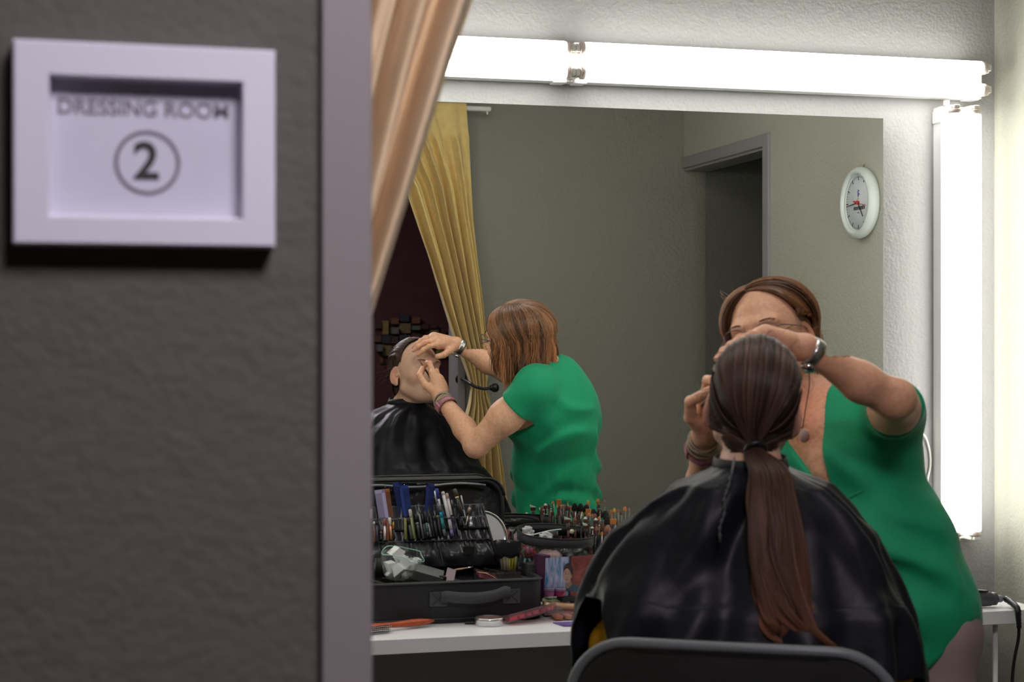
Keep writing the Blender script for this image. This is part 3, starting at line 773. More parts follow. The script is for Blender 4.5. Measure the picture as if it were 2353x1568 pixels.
    for i in range(4400):
        if i % 6 in (0, 3):      # nape hair swept up to the tie
            a = R.uniform(-1, 1); cl_ = int((a + 1) * 9) + 100; st = V3(a * .052, -.072 - .032 * math.cos(a * 1.5), -.086 + .90 * .052 * abs(a) + R.uniform(0, .02)); pts = []
            if i % 6 == 3: g_ = 1 if a > 0 else -1; cl_ = int(abs(a) * 6) + 200 + g_; st = V3(g_ * .0745, -.014 - .030 * abs(a), R.uniform(-.034, .055))
            for k in range(KT):
                u = k / (KT - 1); p = st * (1 - u) + TIE * u; q = (p - ce) / er; k9 = np.linalg.norm(q); p = ce + (p - ce) * (max(1, (1.015 + .01 * (i % 5) * .3) / k9) if u < .85 else 1) + V3(0, -.002, 0) * math.sin(u * 3.14); pts.append(p)
        else:
            sx = math.sin(R.uniform(-1.32, 1.32)); cl_ = int((sx + 1) * 22); pts = []; lift = R.uniform(-.0004, .0014) + .0024 * random.Random(cl_).uniform(-.3, 1); c_ = math.sqrt(1 - sx * sx)
            f0 = -.25
            while f0 < 1.9:      # walk back from the face to the hairline
                yh = -.013 + .100 * c_ * math.cos(f0); zh = .044 + .093 * c_ * math.sin(f0)
                if yh < .015 + .30 * min(max(zh - .02, 0), .07) + .35 * max(0, zh - .09) and zh > -.012 + .9 * max(0, yh + .012) * 0: break
                f0 += .04
            f0 += R.uniform(-.03, .05)
            wob = R.uniform(0, 6)
            for k in range(KT):
                u = k / (KT - 1); ph = f0 + (f1 - f0) * u; sq = sx * (1 - max(0, (u - .45) / .55) ** 2.2 * .88) + .012 * math.sin(u * 7 + wob); c2_ = math.sqrt(max(.02, 1 - sq * sq))
                q = V3(sq, c2_ * math.cos(ph), c2_ * math.sin(ph)); p = ce + q * er * (1 + (lift + .0008 * math.sin(u * 9 + wob)) / .09)
                if u > .86: w9 = (u - .86) / .14; p = p * (1 - w9) + (TIE + .009 * V3(math.cos(wob), .3, math.sin(wob))) * w9
                pts.append(p)
        P.append(pts); b_ = R.uniform(.65, 1.25) * random.Random(cl_ + 5).uniform(.55, 1.9); tn.append((b_ * 1.05, b_, b_ * .95)); rr.append(R.uniform(.0007, .0013))
    P = apply(np.array(P).reshape(-1, 3), CH, CB).reshape(-1, KT, 3)
    so = strands('combed_hair', P, np.array(rr), M['hair_c'], tones=tn); reparent(so, t); so.parent = hc; so.matrix_parent_inverse = Matrix.Translation(t.location).inverted() @ Matrix()
    so.matrix_parent_inverse = Matrix.Identity(4)
    # loose flyaway hairs
    P = []
    for i in range(70):
        a = R.uniform(-2.6, 2.6); q = nrm(V3(math.sin(a), R.uniform(-.9, .2), math.cos(a) * .9)); p0 = ce + q * er; v = nrm(q + .6 * V3(R.uniform(-1, 1), -1, R.uniform(-1, .3)))
        L = R.uniform(.015, .045); P.append([p0 + v * L * k / 7 + q * .010 * math.sin(k / 7 * 3) * (i % 3) - V3(0, 0, .012 * (k / 7) ** 2) for k in range(8)])
    P = apply(np.array(P).reshape(-1, 3), CH, CB).reshape(-1, 8, 3)
    fo = strands('flyaway_hair', P, np.full(len(P), .00035), M['hair_c'], tones=np.full((len(P), 3), 1.6)); fo['kind'] = 'stuff'; reparent(fo, t); fo.parent = hc; fo.matrix_parent_inverse = Matrix.Identity(4)
    # hair tie and ponytail
    TW = CH + CB @ V3(.010, -.116, -.034)
    dr = nrm(V3(-.12, -.75, -.62))
    tie = tube('hair_tie', [Vector(TW) + Vector(x_ * math.cos(a) + y_ * math.sin(a)) * .0155 for a in [k * 2 * math.pi / 20 for k in range(20)] for x_, y_ in [(np.cross(dr, V3(0, 0, 1)) / np.linalg.norm(np.cross(dr, V3(0, 0, 1))), np.cross(np.cross(dr, V3(0, 0, 1)), dr) / np.linalg.norm(np.cross(dr, V3(0, 0, 1))))]], .0058, M['black'], n=8, close=True)
    reparent(tie, t)
    ax = [TW - dr * .012, TW + dr * .012, V3(1.180, 2.675, 1.225), V3(1.170, 2.640, 1.165), V3(1.166, 2.612, 1.09), V3(1.172, 2.588, 1.01), V3(1.180, 2.572, .965), V3(1.194, 2.566, .930)]
    ax = [np.array(v) for v in cr(ax, 6)]; K = 30; ti = np.linspace(0, len(ax) - 1.001, K)
    axk = np.array([ax[int(q)] * (1 - q % 1) + ax[int(q) + 1] * (q % 1) for q in ti]); uu = np.linspace(0, 1, K)
    wx = np.interp(uu, [0, .08, .2, .4, .6, .8, .92, 1], [.013, .013, .029, .042, .046, .046, .044, .036]); wy = np.interp(uu, [0, .08, .25, .5, .8, 1], [.013, .012, .018, .020, .016, .010])
    rt = nrm(V3(.90, -.42, 0)); bk = nrm(V3(-.42, -.90, 0)); P = []; tn = []; rr = []
    CL = []
    for c in range(26):
        rr0 = random.Random(c * 13 + 3); a = rr0.uniform(0, 6.283); q = math.sqrt(rr0.random()) * .95
        CL.append((q * math.cos(a), q * math.sin(a), rr0.uniform(0, 6.28), rr0.uniform(.006, .018), rr0.uniform(-.024, .034), rr0.uniform(.80, 1.04), rr0.uniform(.55, 1.6), rr0.uniform(11, 17)))
    for i in range(3600):
        ccx, ccy, ph, am, cl, Lc, bt, fq = CL[i % 26]; a = R.uniform(0, 6.283); q = math.sqrt(R.random()); sp = .34
        L = min(1.05, Lc * R.uniform(.93, 1.03)); pts = []; ph2 = ph + R.uniform(-.15, .15); th0 = R.uniform(0, 6.28)
        for k in range(K):
            u = min(uu[k] * L, .999); kk = u * (K - 1); i0 = int(kk); fr = kk - i0; i1 = min(i0 + 1, K - 1)
            c = axk[i0] * (1 - fr) + axk[i1] * fr; X = wx[i0] * (1 - fr) + wx[i1] * fr; Yv = wy[i0] * (1 - fr) + wy[i1] * fr
            sp2 = sp * (1 - .55 * u); cx = ccx + q * sp2 * math.cos(a); cy = ccy + q * sp2 * math.sin(a)
            wv = am * max(0, u - .30) * 1.9 * math.sin(u * fq + ph2) + cl * max(0, u - .5) ** 1.5 * 1.6
            pts.append(c + rt * (cx * X + wv) + bk * (cy * Yv + .5 * am * max(0, u - .3) * math.cos(u * fq + ph2)))
        P.append(pts); b_ = R.uniform(.75, 1.25) * bt; g = uu[:, None] * L
        base = np.array([[b_, b_ * .95, b_ * .90]]); tip = np.array([[b_ * 3.2, b_ * 2.2, b_ * 1.5]])
        tn.append(base * (1 - g ** 1.2) + tip * g ** 1.2); rr.append(R.uniform(.0006, .0011))
    so = strands('ponytail', np.array(P), np.array(rr), M['hair_c'], tones=np.array(tn)); reparent(so, t)
    # clothes: yellow jumper, dark trousers, shoes
    j = SDF()
    j.cap(B(0, .0, 1.11), B(0, .0, .95), .060, .110, .05); j.cap(B(-.12, 0, 1.07), B(.12, 0, 1.07), .050, None, .05); j.cap(B(0, -.0, .95), B(0, -.0, .68), .125, .160, .05)
    for g in (-1, 1):
        j.cap(B(g * .13, 0, 1.07), B(g * .235, -.045, .90), .050, .050, .03); j.cap(B(g * .235, -.045, .90), B(g * .20, .12, .86), .050, .036, .02)
    Vj, Qj = j.mesh((.70, 2.40, .50), (1.75, 3.30, 1.22), .009, disp=lambda P: .005 * vnoise(P * np.array([26, 26, 9])))
    reparent(npmesh('jumper', Vj, Qj, M['yellow']), t)
    p = SDF(); p.cap(B(-.09, 0, .64), B(.09, 0, .64), .115, None, .05)
    for g in (-1, 1):
        p.cap(B(g * .09, .02, .615), B(g * .11, .46, .61), .098, .070, .04); p.cap(B(g * .11, .47, .60), B(g * .12, .505, .14), .070, .056, .03)
    Vp, Qp = p.mesh((.75, 2.50, .05), (1.75, 3.45, .80), .011, disp=lambda P: .004 * vnoise(P * 18)); reparent(npmesh('trousers', Vp, Qp, M['jeans']), t)
    for g in (-1, 1):
        q = SDF(); q.cap(B(g * .12, .48, .06), B(g * .12, .50, .10), .046, .045, .02); q.cap(B(g * .12, .49, .045), B(g * .13, .665, .034), .044, .038, .02); q.cap(B(g * .12, .47, .018), B(g * .13, .665, .018), .040, .040, .01)
        q.fn(lambda P: -P[:, 2] + .001, 'i', .004)
        Vs, Qs = q.mesh(B(g * .12, .56, 0) - V3(.22, .22, .01), B(g * .12, .56, 0) + V3(.22, .22, .17), .006); reparent(npmesh('shoe', Vs, Qs, M['shoe']), t)
    return t
client_o = client()
# ------------------------------------------------------------ the cape over the client
def cape():
    f = V3(.47, .883, 0); r = V3(.883, -.47, 0); O = V3(1.190, 2.781, 0)
    # rows: t, z, right, front, left, back radius   (seen from behind: left is image-left)
    T = [(0.00, 1.236, .063, .080, .063, .060), (.03, 1.226, .067, .084, .066, .062), (.07, 1.214, .090, .094, .084, .078), (.14, 1.192, .140, .110, .140, .095), (.22, 1.155, .180, .130, .182, .112),
         (.32, 1.105, .222, .150, .230, .132), (.43, 1.040, .252, .190, .264, .158), (.54, .980, .270, .250, .284, .188), (.64, .925, .280, .320, .298, .205), (.76, .86, .286, .370, .312, .235), (.88, .76, .292, .42, .345, .25), (1.0, .62, .300, .45, .355, .26)]
    T = np.array(T); na, nt = 340, 110; V = []
    def hem(a):      # how far down (t) the cloth reaches around the body; 0 right, 90 front, 180 left, 270 back
        d = math.degrees(a) % 360
        pts = [(0, .86), (40, .98), (90, 1.0), (140, 1.0), (178, 1.0), (192, .98), (201, .51), (222, .51), (229, .64), (236, .84), (247, .86), (270, .74), (300, .72), (325, .72), (345, .74), (352, .66), (360, .86)]
        return float(np.interp(d, [p[0] for p in pts], [p[1] for p in pts]))
    for j in range(nt + 1):
        for i in range(na):
            a = 2 * math.pi * i / na; t = hem(a) * j / nt
            z, a0, a1, a2, a3 = [float(np.interp(t, T[:, 0], T[:, c])) for c in range(1, 6)]
            ca, sa = math.cos(a), math.sin(a); rx = a0 if ca > 0 else a2; ry = a1 if sa > 0 else a3
            e = 2.0 + .7 * min(1, t * 2); k = (abs(ca) ** e + abs(sa) ** e) ** (-1 / e)
            # folds: radiating from the collar, deeper towards the hem
            am = .0 + .021 * max(0, t - .10) ** .8
            fo = math.sin(a * 9 + 1.2 + 2.2 * math.sin(a * 2 + .5) + t * 2.2) * .55 + math.sin(a * 17 + t * 3.0 + 1.5 * math.sin(3 * a)) * .30
            fo = math.copysign(abs(fo) ** .8, fo)
            # broad sagging folds across the back-left shoulder
            dd = math.degrees(a) % 360
            w1 = math.exp(-((dd - 232) / 15) ** 2) * max(0, t - .12); w2 = math.exp(-((dd - 205) / 9) ** 2) * max(0, t - .20); w3 = math.exp(-((dd - 318) / 10) ** 2) * max(0, t - .2)
            nn = vn1(ca * 3.1 + 7, sa * 3.1 + 3, t * 5.0) * .016 * min(1, t * 4) + vn1(ca * 8 + 2, sa * 8 + 5, t * 13.0) * .0060 * min(1, t * 4)
            rr_ = am * fo * .55 + .030 * w1 + nn * .8 + ridges(dd, t)
            x = k * ca * rx + ca * rr_; y = k * sa * ry + sa * rr_
            zz = z + .010 * fo * min(1, t * 2) * (t < .5) + .006 * vn1(ca * 6, sa * 6, t * 9) * min(1, 4 * t)
            if 228 < dd < 246 and t > .62: x += (-.010) * (t - .62) * 5; y -= .05 * (t - .62)
            V.append(O + r * x + f * y + V3(0, 0, zz))
    Fc = [(j * na + i, j * na + (i + 1) % na, (j + 1) * na + (i + 1) % na, (j + 1) * na + i) for j in range(nt) for i in range(na)]
    o = npmesh('cutting_cape', V, Fc, M['cape']); solidify(o, .0016)
    sb = o.modifiers.new('soft', 'SMOOTH'); sb.iterations = 2; sb.factor = .5
    tag(o, 'black nylon hairdressing cape spread over the seated person', 'cape')
    # collar band, ties and the pale elastic tab at the nape
    V = []; n = 96
    for i in range(n):
        a = 2 * math.pi * i / n
        for rr_, z in ((.0600, 1.243), (.0635, 1.244), (.0670, 1.226), (.0635, 1.224)):
            V.append(O + r * rr_ * 1.02 * math.cos(a) + f * (rr_ + (.017 if math.sin(a) > 0 else 0) * math.sin(a)) * math.sin(a) + V3(0, 0, z + .004 * math.sin(a)))
    Fc = [(i * 4 + k, ((i + 1) % n) * 4 + k, ((i + 1) % n) * 4 + (k + 1) % 4, i * 4 + (k + 1) % 4) for i in range(n) for k in range(4)]
    py('collar', V, Fc, M['cape_edge'], o)
    def bp(x, y, z): return Vector(O + r * x + f * y + V3(0, 0, z))
    tube('elastic_tab', [bp(-.022, -.066, 1.246), bp(-.024, -.073, 1.230), bp(-.026, -.082, 1.214)], .0036, pm('grey_elastic', (.16, .16, .18), .6), o, n=8, flat=.5)
    tp = [bp(-.026 - .012 * u + .0018 * math.sin(u * 14), -.088 - .085 * math.sqrt(u), 1.216 - .105 * u) for u in [k / 30 for k in range(31)]]
    tube('tie_cord', tp, [.0024 + .0014 * math.sin(k * 1.9) for k in range(31)], pm('dark_cord', (.035, .035, .04), .6), o, n=8)
    # facing strip along the opening at the back
    return o
RID = [(258, 226, .05, .85, 3.2, .022), (247, 212, .06, .80, 2.6, .020), (236, 198, .10, .62, 2.8, .018), (268, 243, .10, .9, 2.4, .013), (222, 190, .12, .60, 2.2, .013), (285, 296, .15, .8, 3.5, .010),
       (300, 322, .10, .8, 2.8, .013), (316, 346, .08, .75, 2.6, .013), (210, 186, .2, .6, 2.0, .010), (80, 96, .1, 1, 3, .016), (104, 128, .1, 1, 3, .018), (60, 44, .1, 1, 3, .016), (128, 158, .1, 1, 3, .016), (92, 104, .3, 1, 2.2, .012), (70, 66, .25, 1, 2.2, .012), (36, 12, .1, .9, 3, .014), (148, 176, .15, .9, 2.5, .014), (20, -5, .1, .9, 2.5, .012)]
def ridges(dd, t):
    r_ = 0
    for a0, a1, t0, t1, w_, am in RID:
        if t < t0 * .5: continue
        s_ = min(1, max(0, (t - t0) / (t1 - t0))); c = a0 + (a1 - a0) * s_ ** .8 + 2.0 * math.sin(s_ * 6 + a0); e = (dd - c + 180) % 360 - 180
        env = min(1, max(0, (t - t0 * .5) / .10)) * (1 if t < t1 else max(0, 1 - (t - t1) / .15)); w2 = w_ * 1.9 * (1 + .8 * (1 - s_))
        r_ += am * env * (math.exp(-(e / w2) ** 2) - .45 * math.exp(-((e - w2 * 1.9) / (w2 * .9)) ** 2))
    return r_
def vn1(x, y, z): return float(vnoise(np.array([[x, y, z]]))[0])
cape_o = cape()

# ------------------------------------------------------------ chair
def chair():
    f = Vector((.50, .866, 0)); r = Vector((.866, -.50, 0)); O = Vector((1.028, 2.475, 0)); az = math.atan2(r.y, r.x)
    t = thing('salon_chair', 'black padded salon armchair with grey piping holding the caped person', 'chair', (1.19, 2.73, 0))
    def P(x, y, z): return O + r * x + f * y + Vector((0, 0, z))
    def pad(name, w_, z0, z1, th, rc, y0, m, curve=.035, lean=-.04):
        """upright cushion with rounded upper corners, slightly curved around the sitter"""
        nx = 28; out = []; V = []; Fc = []
        prof = []
        for k in range(13):
            a = math.pi / 2 * k / 12; prof.append((w_ / 2 - rc + rc * math.cos(a), z1 - rc + rc * math.sin(a)))
        right = [(w_ / 2, z0)] + prof; outl = right + [(-x, z) for x, z in right[::-1]]
        N = len(outl); cx = sum(p[0] for p in outl) / N; cz = (z0 + z1) / 2
        for (sc_, dy) in ((.93, -th / 2), (.985, -th * .42), (1, -th * .25), (1, th * .25), (.985, th * .42), (.93, th / 2)):
            for x, z in outl:
                xx = x * (1 - (1 - sc_) * .8); zz = z - (1 - sc_) * .6 * (z - cz)
                V.append(P(xx, y0 + dy + curve * (xx / (w_ / 2)) ** 2 + lean * (z - z0), zz))
        for i in range(5):
            for k in range(N): Fc.append((i * N + k, i * N + (k + 1) % N, (i + 1) * N + (k + 1) % N, (i + 1) * N + k))
        h = N // 2
        for base in (0, 5 * N):
            for k in range(h - 1):
                q = (base + k, base + k + 1, base + N - 2 - k, base + N - 1 - k); Fc.append(q if base else q[::-1])
        return reparent(py(name, V, Fc, m), t), [P(x, y0 - th * .46 + curve * (x / (w_ / 2)) ** 2 + lean * (z - z0), z) for x, z in outl[1:-1]]
    bk, edge = pad('backrest', .520, .50, .972, .075, .105, 0, M['leather'])
    reparent(tube('piping', edge, .0085, M['leather_grey'], n=10), t)
    s = mm('seat', (-.25, 0, 0), (.25, .50, .11), M['leather'], bev=.035); s.data.transform(Matrix.Translation(P(0, .04, .42)) @ Matrix.Rotation(az, 4, 'Z')); reparent(s, t)
    for g in (-1, 1):
        a = bmesh.new(); bbox_bm(a, Vector((0, 0, 0)), Vector((.065, .34, .05)), bev=.022, seg=4)
        o = frombm('armrest', a, M['leather'], smooth=True); o.data.transform(Matrix.Translation(P(g * .285, .26 + .03 * (g > 0), .815)) @ Matrix.Rotation(az, 4, 'Z')); reparent(o, t)
        pn = bmesh.new(); bbox_bm(pn, Vector((0, 0, 0)), Vector((.05, .30, .34)), bev=.015)
        o2 = frombm('side_panel', pn, M['leather']); o2.data.transform(Matrix.Translation(P(g * .285, .25, .63)) @ Matrix.Rotation(az, 4, 'Z')); reparent(o2, t)
    c = P(0, .27, 0)
    reparent(lathe('column', [(.03, .02), (.03, .25), (.045, .26), (.045, .42)], M['chrome'], n=24, c=c), t)
    reparent(lathe('base', [(.0001, 0), (.26, 0), (.26, .012), (.10, .030), (.04, .045), (.0001, .05)], M['chrome'], n=48, c=c), t)
chair()
# ------------------------------------------------------------ the make-up artist
AH = V3(1.455, 3.292, 1.448); AB = basis(-134, 5, 13)
def artist():
    t = thing('person', 'standing person in a green blouse with auburn hair and glasses, leaning over the seated one', 'person', (1.72, 3.06, 0))
    F = nrm(V3(-.82, -.57, 0)); Rt = nrm(V3(-.57, .82, 0)); U_ = V3(0, 0, 1)
    # ---- head chunk in head-local space
    s = head_sdf(); loc = lambda p: (np.array(p) - AH) @ AB
    NB = V3(1.560, 3.335, 1.335)
    s.cap(loc(AH + AB @ V3(0, -.025, -.045)), loc(NB), .052, .056, .03); s.cap(loc(NB), loc(NB + V3(.03, -.01, -.08)), .060, .085, .03)
    V, Q = s.mesh((-.12, -.20, -.20), (.12, .135, .145), .0023); tone = skin_tone(V, 'a'); head = (apply(V, AH, AB), Q)
    # ---- trunk and arms
    CHc = V3(1.590, 3.265, 1.215); WA = V3(1.630, 3.150, 1.03); HP = V3(1.652, 3.098, .90)
    LS = V3(1.672, 3.160, 1.300); RS = V3(1.478, 3.440, 1.300)
    LE = V3(1.530, 2.888, 1.338); LW = V3(1.348, 2.888, 1.437)
    RE = V3(1.312, 3.318, 1.108); RW = V3(1.236, 3.118, 1.262)
    b = SDF()
    b.cap(AH + AB @ V3(0, -.025, -.045), NB, .052, .056, .03); b.cap(NB, NB + V3(.03, -.01, -.08), .060, .085, .03)
    b.cap(LS - Rt * -.03, RS - Rt * .03, .062, None, .05); b.cap(NB + V3(.02, -.01, -.06), CHc, .09, .115, .06)
    b.cap(CHc + Rt * .06, CHc - Rt * .06, .100, None, .05); b.cap(CHc, WA, .125, .110, .06); b.cap(WA, HP, .11, .12, .06)
    for g in (-1, 1): b.ell(CHc + F * .085 + Rt * g * .070 - U_ * .02, (.062, .062, .062), .05)
    b.chain([LS, LS * .5 + LE * .5 + V3(0, 0, -.004), LE], [.054, .046, .036], .03)
    b.chain([LE, LE * .62 + LW * .38 + V3(0, 0, -.004), LW], [.036, .036, .0240], .02)
    b.ell(LE + V3(.006, -.004, .004), (.030, .032, .032), .015)
    b.chain([RS, RS * .5 + RE * .5, RE], [.055, .051, .040], .03)
    b.chain([RE, RE * .65 + RW * .35 + V3(.004, 0, 0), RW], [.037, .0365, .0240], .02)
    # hands
    hl = SDF(); d = nrm(V3(-.90, .32, .20)); w_ = nrm(V3(.28, .80, -.52)); w_ = nrm(w_ - d * (w_ @ d)); n = np.cross(w_, d); n = n if n[2] > 0 else -n
    mb = LW + d * .088; mcp = [mb + w_ * .030 - n * .002, mb + w_ * .010 + n * .003 + d * .003, mb - w_ * .010 + n * .002, mb - w_ * .028 - n * .002 - d * .007]
    ch = [finger(mcp[0], d, n, w_, (.040, .024, .020), (26, 20, 14), 8), finger(mcp[1], d, n, w_, (.044, .027, .021), (28, 20, 14), 2),
          finger(mcp[2], d, n, w_, (.041, .026, .021), (30, 22, 14), -5), finger(mcp[3], d, n, w_, (.032, .020, .018), (32, 22, 14), -12)]
    th = [LW + d * .016 + w_ * .014 - n * .004, LW + d * .045 + w_ * .044 - n * .012, LW + d * .068 + w_ * .058 - n * .026, LW + d * .088 + w_ * .060 - n * .036]
    # keep every joint outside the client's skull
    ec = CH + CB @ V3(0, -.010, .046); er = V3(.0800, .103, .0925)
    def out(p, r):
        q = (np.array(p) - ec) @ CB; k = np.linalg.norm(q / (er + r)); return np.array(p) if k >= 1 else ec + CB @ (q / k)
    ch = [[out(p, FR[k][i] * .85) for i, p in enumerate(c)] for c, k in zip(ch, 'imrp')]; th = [out(p, .010) for p in th]; mcp = [c[0] for c in ch]
    hl.cap(LW * .78 + LE * .22, LW, .018, .0246, .02); hand_sdf(hl, LW, mcp, ch, th, n)
    lo = np.min([LW] + [p for c in ch for p in c] + th, axis=0) - .03; hi = np.max([LW] + [p for c in ch for p in c] + th, axis=0) + .03
    HL = hl.mesh(lo, hi, .0020)
    nails = [nail(c[2], c[3], nrm(n * math.cos(rad(60)) + d * math.sin(rad(60))), FR[k][3]) for c, k in zip(ch, 'imrp')] + [nail(th[2], th[3], nrm(n * .7 + w_ * .6 + V3(0, .3, 0)), .0085)]
    hr = SDF(); n2 = nrm(V3(-.10, .93, .36)); w2 = V3(-1, 0, 0)
    m2 = [V3(1.222, 3.086, 1.338), V3(1.240, 3.094, 1.320), V3(1.249, 3.098, 1.300), V3(1.253, 3.100, 1.281)]
    c2 = [[m2[0], V3(1.216, 3.052, 1.3730), V3(1.213, 3.022, 1.3740), V3(1.2125, 3.000, 1.3640)],
          [m2[1], V3(1.240, 3.046, 1.345), V3(1.230, 3.024, 1.338), V3(1.219, 3.006, 1.346)],
          [m2[2], V3(1.252, 3.050, 1.318), V3(1.238, 3.030, 1.306), V3(1.222, 3.040, 1.304)],
          [m2[3], V3(1.254, 3.058, 1.290), V3(1.238, 3.042, 1.280), V3(1.222, 3.052, 1.282)]]
    t2 = [RW + V3(-.012, -.012, .016), V3(1.194, 3.084, 1.300), V3(1.181, 3.052, 1.332), V3(1.2010, 3.003, 1.3535)]
    hr.cap(RW * .78 + RE * .22, RW, .018, .0246, .02); hand_sdf(hr, RW, m2, c2, t2, n2)
    HR = hr.mesh(V3(1.145, 2.975, 1.225), V3(1.305, 3.19, 1.415), .0020)
    nails += [nail(c[2], c[3], nrm(V3(0, .3, 1)), FR[k][3]) for c, k in zip(c2[:2], 'im')]
    dv = lambda P: .0010 * vnoise(P * 55) + .0006 * vnoise(P * 150)
    VB, QB = b.mesh((1.18, 2.78, .86), (1.86, 3.58, 1.42), .0048, disp=dv)
    # legs and feet
    lg = SDF(); KL, KR = V3(1.700, 3.03, .48), V3(1.635, 3.17, .47); AL, AR_ = V3(1.715, 3.02, .09), V3(1.650, 3.19, .09)
    HLj, HRj = HP - Rt * .060 + V3(.005, 0, -.03), HP + Rt * .060 + V3(.005, 0, -.03)
    lg.cap(HLj, HRj, .092, None, .05); lg.chain([HLj, KL, AL], [.082, .062, .040], .03); lg.chain([HRj, KR, AR_], [.082, .062, .040], .03)
    for a in (AL, AR_): lg.cap(a - U_ * .04, a + F * .15 - U_ * .055, .038, .030, .03)
    VLg, QLg = lg.mesh((1.50, 2.80, 0), (1.92, 3.34, .98), .009)
    V_, Q_ = merge([head, (VB, QB), HL, HR, (VLg, QLg)]); tn = np.ones((len(V_), 3), np.float32); tn[:len(tone)] = tone
    # rosier chest and hands, knuckles
    def rosy(c, r, col):
        k = np.clip(1 - np.linalg.norm(V_ - c, axis=1) / r, 0, 1)[:, None] * .8; tn[:] = tn * (1 - k) + tn * np.array(col) * k
    rosy(CHc + F * .12 + U_ * .08, .13, (1.05, .78, .74))
    for c in ch + c2:
        rosy(c[1], .014, (1.03, .82, .78)); rosy(c[3], .012, (1.04, .80, .76))
    body = npmesh('body', V_, Q_, M['skin_a'], tone=tn); reparent(body, t)
    for nv, nf in nails: reparent(py('fingernail', nv, nf, M['nail']), t)
    # brows and lashes
    for g in (-1, 1):
        P = []
        for k in range(90):
            u = k / 89; x = g * (.013 + .036 * u); z = .0255 + .0075 * math.sin(u * 2.4) - .004 * u + R.uniform(-.0018, .0018); y = .1005 - .85 * max(0, abs(x) - .012) ** 1.35
            a = V3(x, y, z); P.append([a, a + V3(g * .003, .0002, .0009), a + V3(g * .006, -.0008, .0010)])
        P = apply(np.array(P).reshape(-1, 3), AH, AB).reshape(-1, 3, 3)
        reparent(strands('eyebrow', P, np.full(len(P), .00045), M['brow']), t)
        P = []
        for k in range(44):
            u = k / 43; x = g * (.019 + .024 * u); y = .0910 - .30 * max(0, abs(x) - .018); a = V3(x, y, .0002)
            P.append([a, a + V3(g * .0008, .0030, -.0010), a + V3(g * .0018, .0060, -.0004)])
        P = apply(np.array(P).reshape(-1, 3), AH, AB).reshape(-1, 3, 3)
        reparent(strands('eyelashes', P, np.full(len(P), .0004), M['black']), t)
    # glasses
    def H(x, y, z): return Vector(AH + AB @ V3(x, y, z))
    gl = []
    rims = []; lens = []
    for g in (-1, 1):
        loop = []
        for k in range(36):
            a = 2 * math.pi * k / 36; x = .0255 * math.copysign(abs(math.cos(a)) ** .85, math.cos(a)); z = .0165 * math.sin(a) + (.003 * math.cos(a) if math.sin(a) > 0 else 0)
            loop.append(H(g * (.0335 + x), .1135 - .9 * max(0, (.0335 + x) - .02) ** 2 * 6, .004 + z))
        rims.append(tube_data(loop, .00085, 8, close=True)); lens.append((loop, [tuple(range(36))]))
    rims.append(tube_data(cr([H(-.0105, .1130, .009), H(0, .1165, .012), H(.0105, .1130, .009)], 6), .0009, 8))
    for g in (-1, 1): rims.append(tube_data(cr([H(g * .010, .112, .002), H(g * .0085, .107, -.003), H(g * .009, .104, -.007)], 4), .0006, 6))
    v, f = join(rims); go = py('glasses', v, f, M['wire']); reparent(go, t)
    v, f = join(lens); lo_ = py('lens', v, f, M['lens'], go, smooth=False); lo_.matrix_parent_inverse = Matrix.Identity(4)
    for g in (-1, 1):
        v, f = join([tube_data(cr([H(g * .0595, .101, .011), H(g * .067, .090, .013), H(g * .078, .04, .013), H(g * .080, -.005, .012), H(g * .079, -.030, -.010), H(g * .074, -.036, -.028)], 6), .0011, 8),
                     tube_data(cr([H(g * .0590, .101, -.004), H(g * .068, .088, .002), H(g * .0765, .055, .0125)], 6), .0008, 8)])
        py('temple', v, f, M['wire'], go).matrix_parent_inverse = Matrix.Identity(4)
    # ---- hair: volume mesh plus strands from the parting
    cc = V3(0, -.016, .042)
    hv = SDF(); hv.ell(cc + V3(0, -.006, .000), (.082, .099, .087), .02)
    # side and back curtain of the bob, hanging along gravity
    gz = AB.T @ V3(0, 0, -1)
    for an in range(58, 240, 14):
        a = rad(an); q = cc + V3(.066 * math.sin(a), .078 * math.cos(a) - .01, -.012); L = .105 + .02 * math.sin(an); k_ = 1 if 100 < an < 260 else .8
        hv.cap(q, q + gz * L * k_ * .62 - V3(math.sin(a), math.cos(a), 0) * .006, .013, .008, .035)
    hv.fn(lambda P: np.minimum(P[:, 1] - (.022 + .32 * np.clip(P[:, 2] - .05, -.4, .5) + 1.3 * np.clip(P[:, 2] - .08, 0, .03)), 1), 'i', .010)
    # leave her left ear uncovered
    hv.ell((-.092, .004, -.012), (.026, .042, .046), .01, '-')
    Vh, Qh = hv.mesh((-.15, -.17, -.24), (.15, .10, .16), .0035, disp=lambda P: .0030 * vnoise(P * np.array([70, 70, 12])))
    ho = npmesh('hair', apply(Vh, AH, AB), Qh, M['hair_a'], tone=np.full(len(Vh), .55)); reparent(ho, t)
    P = []; tn = []; rr = []; K = 26
    for i in range(6500):
        th_ = R.uniform(50, 262)      # azimuth around the skull, 0 = face
        leftside = th_ > 180           # her left: image right in the direct view
        a = rad(th_); rl = R.random() ** .8
        dirv = V3(math.sin(a), math.cos(a), 0)
        # parting from the forehead to the crown, slightly on her left
        pp = min(1, max(0, 1 - abs(180 - th_) / 125 + R.gauss(0, .10))); part = V3(.020, .100 - .160 * pp, 0); q0 = nrm(V3(part[0] / .089, part[1] / .106, 1.0)); lay = R.uniform(.0, 1.) ** .7
        q1 = nrm(V3(math.sin(a), math.cos(a) * .98, R.uniform(-.30, .05)))
        temple = i % 6 == 0
